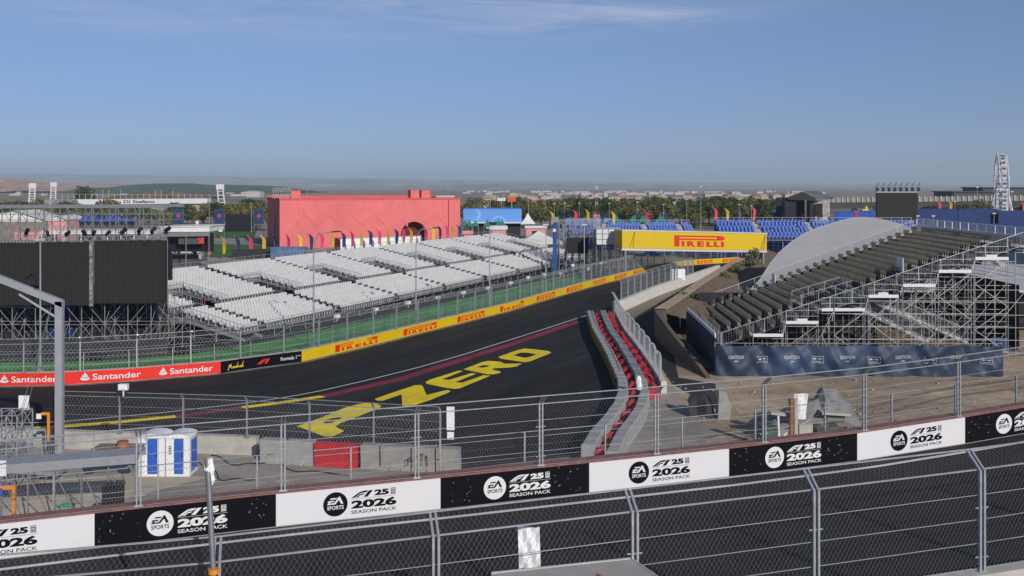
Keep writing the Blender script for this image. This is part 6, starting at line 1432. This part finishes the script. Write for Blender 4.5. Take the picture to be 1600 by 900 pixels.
gg = MB(); gg.box(V(0, 0, -1.15), 1.3, 1.5, .85); ggd = gg.data('glazing', mat('tinted_glass', (.10, .12, .15), .2, 0, 0))
for k in range(n):
    c = pt(k, Rr+.1, 0); o = bpy.data.objects.new('gondola', gdd); COL.objects.link(o); o.parent = th; o.location = c-wloc(th); o.rotation_euler = (0, 0, -va)
    g2 = bpy.data.objects.new('glazing', ggd); COL.objects.link(g2); g2.parent = o
for s in (-1, 1):
    for e in (-1, 1):
        mb = MB(); mb.bar(hub+ax*(s*hw*1.4), V(hub.x, hub.y, GZ)+ax*(s*4.6)+wd*(e*6), .32, 8); mb.bar(hub+ax*(s*hw*1.4)-UP*7, V(hub.x, hub.y, GZ)+ax*(s*2.2)+wd*(e*2), .2, 8); mb.build('leg', WHITE, th)
mb = MB(); mb.bar(hub-ax*2.4, hub+ax*2.4, .8, 14); mb.build('hub', WHITE, th)
mb = MB(); mb.obox(V(hub.x, hub.y, GZ)-ax*5-wd*8, ax*10, wd*16, UP*1.2); mb.build('platform', CONC, th)

# ================================================================ CLUTTER IN THE YARDS
rg = random.Random(77)
mb = MB()
for k in range(500):
    u, v = rg.uniform(1040, 1600), rg.uniform(588, 715); q = G(u, v); s_ = rg.choice([.02, .03, .04, .07])*rg.uniform(.6, 1.3)
    mb.obox(q+V(-s_, -s_, 0), V(2*s_, rg.uniform(-s_, s_), 0), V(rg.uniform(-s_, s_), 2*s_, 0), V(rg.uniform(-s_, s_)*.5, 0, s_*1.1))
stuff(tag(mb.build('rubble_stones', mat('stone', (.30, .26, .20), .9, 0, .3, 2)), 'loose stones scattered over the sand behind the game boards', 'stones'))
for k, pts in enumerate(([(1090, 690), (1200, 655), (1330, 640), (1460, 612), (1600, 590)], [(1120, 700), (1230, 668), (1350, 652), (1480, 622), (1620, 600)])):
    ln = Line([G(u, v, GZ+.03) for u, v in pts]); r_ = [[], []]
    for d in ln.sub(0, ln.len, 1): q = ln.at(d)+V(0, .3*math.sin(d*.3+k), 0); r_[0].append(q+V(0, .25, 0)); r_[1].append(q-V(0, .25, 0))
    mb = MB(); mb.grid(r_); struct(mb.build('wheel_rut', mat('dark_sand', (.20, .15, .10), .95, 0, .4, 1.5, bump=.5)))
for k, (pts, lb) in enumerate((([(330, 712), (372, 728), (420, 722), (470, 738), (560, 742)], 'black cable lying on the concrete yard below the foam blocks'), ([(300, 720), (330, 735), (350, 752), (410, 748)], 'thin black cable curling beside the toilets'))):
    mb = MB(); p3 = [G(u, v)+UP*.03 for u, v in pts]; sm = []
    for a_, b_ in zip(p3, p3[1:]):
        for t_ in range(6): sm.append(a_+(b_-a_)*t_/6+V(0, .25*math.sin(t_*1.05), 0))
    mb.tube(sm, .035, 5); tag(mb.build('cable', BLACK, origin=p3[0]), lb, 'cable')
# ================================================================ TREES, PLAIN, HILLS
def tree_proto(name, label, h, cw, m, seed, n=900, ls=.36):
    rr = random.Random(seed); th = thing(name, label, 'tree', (0, -500, GZ)); mb = MB(); tp = V(rr.uniform(-.3, .3), rr.uniform(-.3, .3), h*.5)
    mb.bar(V(0, 0, -.2), tp, .16+h*.012, 7, False, .10); lobes = []
    for k in range(7):
        a = 6.2832*k/7+rr.uniform(-.4, .4); r_ = cw*rr.uniform(.25, .62); c = V(math.cos(a)*r_, math.sin(a)*r_, h*rr.uniform(.42, .82)); lobes.append((c, cw*rr.uniform(.28, .45))); mb.bar(V(0, 0, h*.28), c, .09, 5, False, .03)
    lobes.append((V(0, 0, h*.82), cw*.36)); lobes.append((V(0, 0, h*.6), cw*.45))
    mb.build('trunk', BARK, th, world=False); mb = MB()
    for k in range(n):
        c, r_ = rr.choice(lobes); d = V(rr.gauss(0, 1), rr.gauss(0, 1), rr.gauss(0, 1)).normalized(); q = c+V(d.x, d.y, d.z*.85)*r_*rr.uniform(.55, 1.08)
        u = V(rr.gauss(0, 1), rr.gauss(0, 1), rr.gauss(0, 1)).normalized(); w_ = u.orthogonal().normalized(); s = ls*rr.uniform(.5, 1.15); e = u.cross(w_)
        nrm = d; w_ = (w_-nrm*w_.dot(nrm)*.6).normalized(); e = (e-nrm*e.dot(nrm)*.6).normalized()
        mb.face([q-w_*s, q-e*s*.7, q+w_*s, q+e*s*.7])
    mb.build('crown', m, th, world=False); return Proto(th)
TP = [tree_proto('broadleaf_tree', 'olive green round tree in the belt beyond the circuit', 8, 4.2, LEAFA, 1), tree_proto('broadleaf_tree', 'dark green round tree in the belt beyond the circuit', 8.5, 4.0, LEAFB, 2), tree_proto('broadleaf_tree', 'brownish autumn coloured tree in the belt beyond the circuit', 7.5, 4.0, LEAFC, 3), tree_proto('pine_tree', 'dark spreading pine in the belt beyond the circuit', 10, 3.6, LEAFB, 4)]
rg = random.Random(21)
LAB = ['olive green round tree in the belt beyond the circuit', 'dark green round tree in the belt beyond the circuit', 'brownish autumn coloured tree in the belt beyond the circuit', 'dark spreading pine in the belt beyond the circuit']
def treeat(u, vt, D, k, label=None, grp=None, wide=1.0):
    b = gb(u, D); h = P(0, vt, D).z-GZ; s = h/(8, 8.5, 7.5, 10)[k]
    TP[k].place(b, rg.uniform(0, 6.28), (s*wide, s*wide, s), label or LAB[k], grp or ('belt trees of kind %s' % ['olive', 'dark', 'autumn', 'pine'][k]))
# belt right of the coral building
for i in range(58):
    u = 728+i*9+rg.uniform(-5, 5); D = rg.uniform(335, 400); treeat(u, rg.choice([rg.uniform(306, 314), rg.uniform(313, 322), rg.uniform(318, 328)]) if u > 850 else rg.uniform(312, 323), D, rg.choice([0, 0, 1, 2, 2, 1]), wide=1.15)
for i in range(34):
    u = 735+i*15+rg.uniform(-5, 5); D = rg.uniform(460, 560); treeat(u, rg.uniform(304, 312), D, rg.choice([1, 1, 0, 3]), wide=1.3)
for u, vt in ((1130, 305), (1118, 312), (1142, 309), (1180, 312), (1215, 310), (1222, 308), (1098, 318)): treeat(u, vt, 390, 1, wide=1.0)
# belt left
for i in range(44):
    u = -20+i*10.2+rg.uniform(-4, 4); D = rg.uniform(330, 400)
    vt = rg.uniform(312, 320) if u < 330 else rg.uniform(310, 322)
    if 120 < u < 325: vt = rg.uniform(319, 328)
    treeat(u, vt, D, rg.choice([0, 2, 1, 0]), wide=1.15)
for u, vt, k in ((60, 308, 0), (168, 308, 2), (175, 312, 2), (270, 314, 1), (293, 316, 1), (300, 320, 0), (385, 308, 1), (395, 310, 1), (115, 312, 0)): treeat(u, vt, 380, k, wide=1.1)
treeat(134, 288, 500, 1, 'round dark green tree standing alone above the white stadium at the left', 'lone tree', 1.0)
treeat(1530, 309, 300, 0, 'olive green tree between the viaduct and the blue hoarding by the wheel', 'tree by the wheel', 1.0)
for u, vt in ((1492, 317), (1508, 318), (1335, 326), (1378, 320), (1450, 320), (1586, 318), (1600, 316)): treeat(u, vt, 400, rg.choice([0, 1]), wide=1.1)
# bushes on the bank
bp = tree_proto('bush', 'light green bush', 1.7, 1.1, mat('bush_leaf', (.075, .10, .035), .8, 0, .4, 2, col2=(.14, .17, .06)), 8, 260, .16)
for u, v, D, s, lb in ((1068, 480, 112, 1.3, 'light green bush at the far corner of the beige stand'), (1088, 478, 113, 1.2, 'second light green bush, right beside the corner of the beige stand'), (1130, 442, 140, 1.2, 'bush on the bank, the nearest one above the beige stand corner'), (1150, 430, 148, 1.3, 'bush on the bank halfway to the yellow bridge'), (1172, 418, 160, 1.2, 'larger bush on the bank just before the yellow bridge'), (1180, 404, 168, 1.3, 'dark tall bush under the right end of the yellow bridge'), (1190, 399, 172, 1.2, 'bush right of the yellow bridge end')):
    q = P(u, v, D); bp.place(V(q.x, D, max(q.z-.3, GZ)), rg.uniform(0, 6), s, lb)
# distant low houses
hb = MB(); hb.box(V(0, 0, 0), 1, 1, 1); hb.prism([V(-.52, -.52, 1), V(.52, -.52, 1), V(.3, -.52, 1.12), V(-.3, -.52, 1.12)], V(0, 1.04, 0)); 
HM = [mat('far_white_wall', (.40, .40, .40), .8, 0, .1), mat('far_brick_wall', (.30, .20, .155), .8, 0, .2), mat('far_cream_wall', (.42, .34, .25), .8, 0, .1)]
hd = [hb.data('house', m) for m in HM]
def house(u, v, D, wd, ht, k, label, grp):
    q = P(u, v, D); o = bpy.data.objects.new('house', hd[k]); COL.objects.link(o); o.location = (q.x, D, q.z); o.scale = (wd, 12, ht); o.rotation_euler = (0, 0, rg.uniform(-.2, .2)); tag(o, label, 'house', grp)
PLAIN = lambda y: GZ-.02
for i in range(120):
    D = rg.uniform(700, 1050); u = rg.uniform(740, 1235); house(u, HZ+14.9/D*F, D, rg.uniform(4, 13), rg.uniform(3.5, 7.5), rg.choice([1, 1, 2, 2, 0]), 'distant low house among the trees of the plain', 'distant brick and cream houses')
for i in range(130):
    D = rg.uniform(1500, 2900); u = rg.choice([rg.uniform(-20, 430), rg.uniform(720, 1300), rg.uniform(720, 1300)]); house(u, HZ+14.9/D*F, D, rg.choice([6, 8, 12, 18, 30])*rg.uniform(.7, 1.2), rg.uniform(2.6, 5), rg.choice([0, 0, 2]), 'tiny pale building far out on the plain', 'pale buildings far out on the plain')
for u, v0, D, w_, ht, lb in ((399, 308, 800, 11, 4.5, 'white box building left of the coral building'),): house(u, v0, D, w_, ht, 0, lb, 'white box building')
# hills: long ridges with real depth
def ridge(name, pts, D, depth, m, seed, amp, foot=1.0):
    rr = random.Random(seed); us = []; u = pts[0][0]
    while u <= pts[-1][0]: us.append(u); u += 9
    def top(u):
        for (a, b), (c, d) in zip(pts, pts[1:]):
            if a <= u <= c: return b+(d-b)*(u-a)/(c-a)
        return pts[-1][1]
    rows = []; N_ = 10
    for i in range(-N_, N_+1):
        t = abs(i)/N_; row = []
        for u in us:
            y = D+depth*i/N_; r_ = (u-800)/F; h = CH-(top(u)-HZ)/F*D-GZ
            e = 1-t**1.4; nn = noise.noise(V(r_*18, y*.004, seed))*amp*h*(1-e*e)*.9+noise.noise(V(r_*60, y*.012, seed+5))*amp*.4*h*(1-e)
            row.append(V(r_*D, y, GZ-2+max(0, h*e+nn)))
        rows.append(row)
    mb = MB(); mb.grid(rows); o = mb.build(name, m, smooth=True)
    if o.data.polygons[0].normal.z < 0: o.data.flip_normals()
    return struct(o)
HB = mat('hill_scrub', (.20, .17, .13), .95, 0, .4, .006, col2=(.55, .44, .34), detail=8, big=(.0022, .6))
HR = mat('hill_red_clay', (.40, .22, .15), .95, 0, .35, .02, col2=(.62, .42, .31), detail=8)
HG = mat('hill_pine_wood', (.03, .06, .03), .95, 0, .5, .03, col2=(.12, .16, .075), detail=8)
ridge('hills', [(-300, 276), (0, 277), (30, 278), (48, 281), (90, 285), (150, 286), (205, 287), (216, 287.5), (228, 292), (300, 296)], 2900, 500, HR, 1, .5)
ridge('hills', [(190, 292), (215, 287), (240, 285.5), (300, 285), (330, 288), (350, 287), (400, 288), (430, 289.5), (470, 297)], 2400, 420, HG, 2, .4)
ridge('hills', [(430, 294), (462, 287), (492, 281.5), (500, 280.5), (600, 280.5), (612, 281.5), (650, 288), (700, 292)], 11000, 1000, HB, 3, .45)
ridge('hills', [(-400, 270), (0, 271), (200, 273), (400, 276), (600, 279), (800, 282), (1000, 284), (1300, 287), (1700, 289), (2000, 290)], 14000, 1600, HB, 4, .35)
ridge('hills', [(-400, 291), (300, 290), (500, 291), (640, 290), (740, 287), (850, 286), (1000, 288), (1200, 291), (1500, 292), (2000, 293)], 9000, 1400, HB, 5, .5)
# ================================================================ AIR
HAZE = True
if HAZE:
    mb = MB(); mb.obox(V(-18000, -60, GZ-12), V(36000, 0, 0), V(0, 16500, 0), UP*260); o = mb.build('haze', []); stuff(o)
    m = bpy.data.materials.new('haze'); m.use_nodes = True; n = m.node_tree.nodes; n.remove(n['Principled BSDF']); pv = n.new('ShaderNodeVolumePrincipled')
    pv.inputs['Color'].default_value = (.72, .88, 1, 1); pv.inputs['Density'].default_value = .00012; pv.inputs['Anisotropy'].default_value = 0
    m.node_tree.links.new(pv.outputs['Volume'], n['Material Output'].inputs['Volume']); o.data.materials.append(m)
